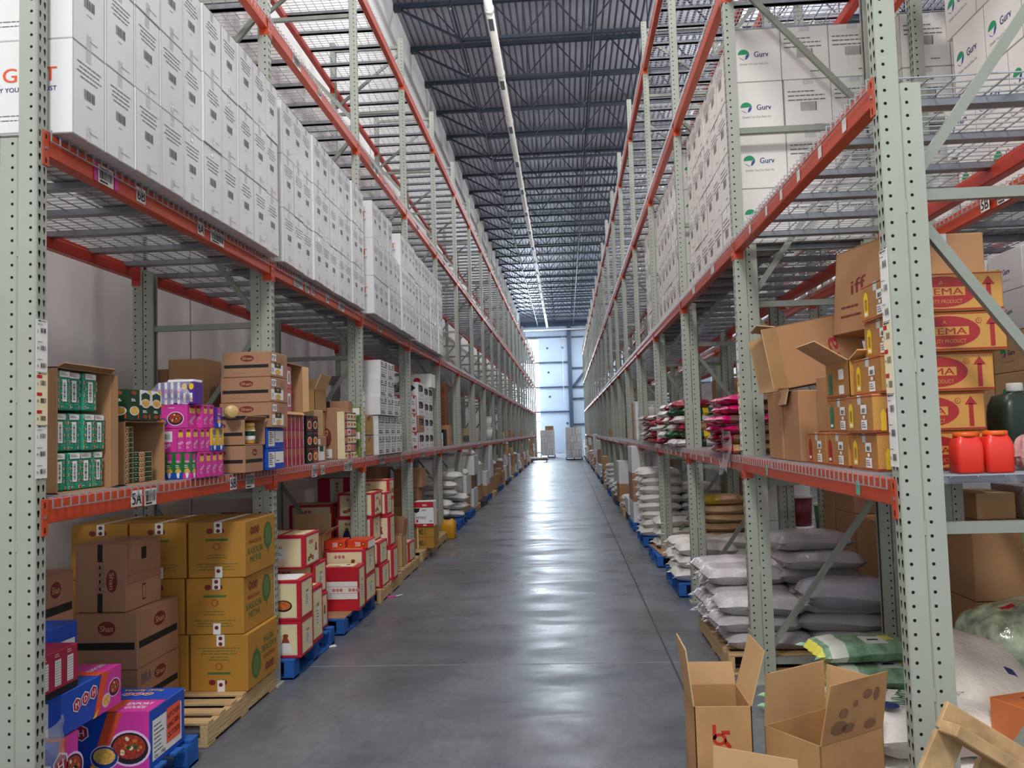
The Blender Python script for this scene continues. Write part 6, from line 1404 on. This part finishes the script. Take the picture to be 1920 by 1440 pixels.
# end of the aisle: wrapped white pallet loads and a flat cart
def p_end(F, w_, d, h):
    q = F['S']
    for i in range(1, 4): q.rel(0, i / 4 - .003, 1, i / 4 + .003, SEAM, 1)
    for (a, b0, b1) in ((.35, 0, .25), (.6, 0, .25), (.8, 0, .25), (.3, .25, .5), (.45, .25, .5), (.5, .5, .75), (.65, .5, .75), (.4, .75, 1), (.6, .75, 1)): q.rel(a, b0, a + .02, b1, GREYP, 1)
    for (a, b_) in ((.3, .12), (.75, .38), (.25, .62), (.75, .88)): q.rel(a, b_, a + .06, b_ + .02, NAVY, 1)
bx(-1.80, -.83, 57, 58.1, .14, 1.72, WBOX, p_end, 'wrapped white carton load at the far end of the aisle, left one'); pallet(-1.82, -.80, 56.98, 58.12, 'dark pallet under the left far load', DARK, DARK)
bx(-.06, .92, 51, 52.1, .14, 1.84, WBOX, p_end, 'wrapped white carton load at the far end of the aisle, right one'); pallet(-.08, .95, 50.98, 52.12, 'dark pallet under the right far load', DARK, DARK)
bx(-1.45, -.88, 57.1, 57.6, 1.862, .28, KRAFT, None, 'brown carton lying on the left far load')
ct = empty('flat_cart', (-1.65, 48.6, 0), 'low flat cart with small bags standing at the far left of the aisle', 'cart')
mb = MB(); mb.box(-.55, .55, -.4, .4, .10, .16, GREYP, None, .01); mb.build('deck', ct)
for xx in (-.45, .45):
    for yy in (-.3, .3): mb = MB(); mb.tube([(xx - .02, yy, .05), (xx + .02, yy, .05)], .05, DARK, 12); mb.build('wheel', ct)
for i in range(3): place_sack(SKB[i], -1.95 + .32 * i, 48.6, .162, PI / 2, 'small pale bag on the far flat cart, %s from the left' % ordw[i], 'bags on the far flat cart')

b = beam_at(R2, 1, 0, 1)
if b: ticket(b, 1.72, .05, '5B', .10, .085, False, -1, .018); ticket(b, 1.50, .045, None, .13, .09, True, -1, .018)
# ---------------------------------------------------------------- past 300 cartons: the smallest in view become one heap object
cands = []
for o in list(C.objects):
    if o.parent is None and o.type == 'MESH' and o.name.split('.')[0] == 'carton' and not o.children:
        x, y, z = o.location; d = max(1.5, y); s_ = max(o.dimensions) if False else max((v.co.length for v in list(o.data.vertices)[:24])) 
        vis = 1.0
        if x > 2.4 or x < -2.75: vis = .35
        if x > 5: vis = .08
        cands.append((vis * s_ / d, o))
cands.sort(key=lambda t: -t[0])
if len(cands) > 296:
    mb = MB()
    for _, o in cands[296:]:
        me = o.data; M4 = Matrix.Translation(o.location) @ o.rotation_euler.to_matrix().to_4x4(); n = len(mb.v)
        mb.v += [tuple(M4 @ v.co) for v in me.vertices]
        ms = [mb.mi(m) for m in me.materials]
        for p in me.polygons: mb.f.append(tuple(i + n for i in p.vertices)); mb.m.append(ms[p.material_index]); mb.sm.append(False)
        bpy.data.objects.remove(o)
    o = mb.build('far_cartons'); tag(o, 'many small white and brown cartons lost far down both racks', 'cartons', None, 'stuff')
for o in C.objects:
    if '_used' in o: del o['_used']
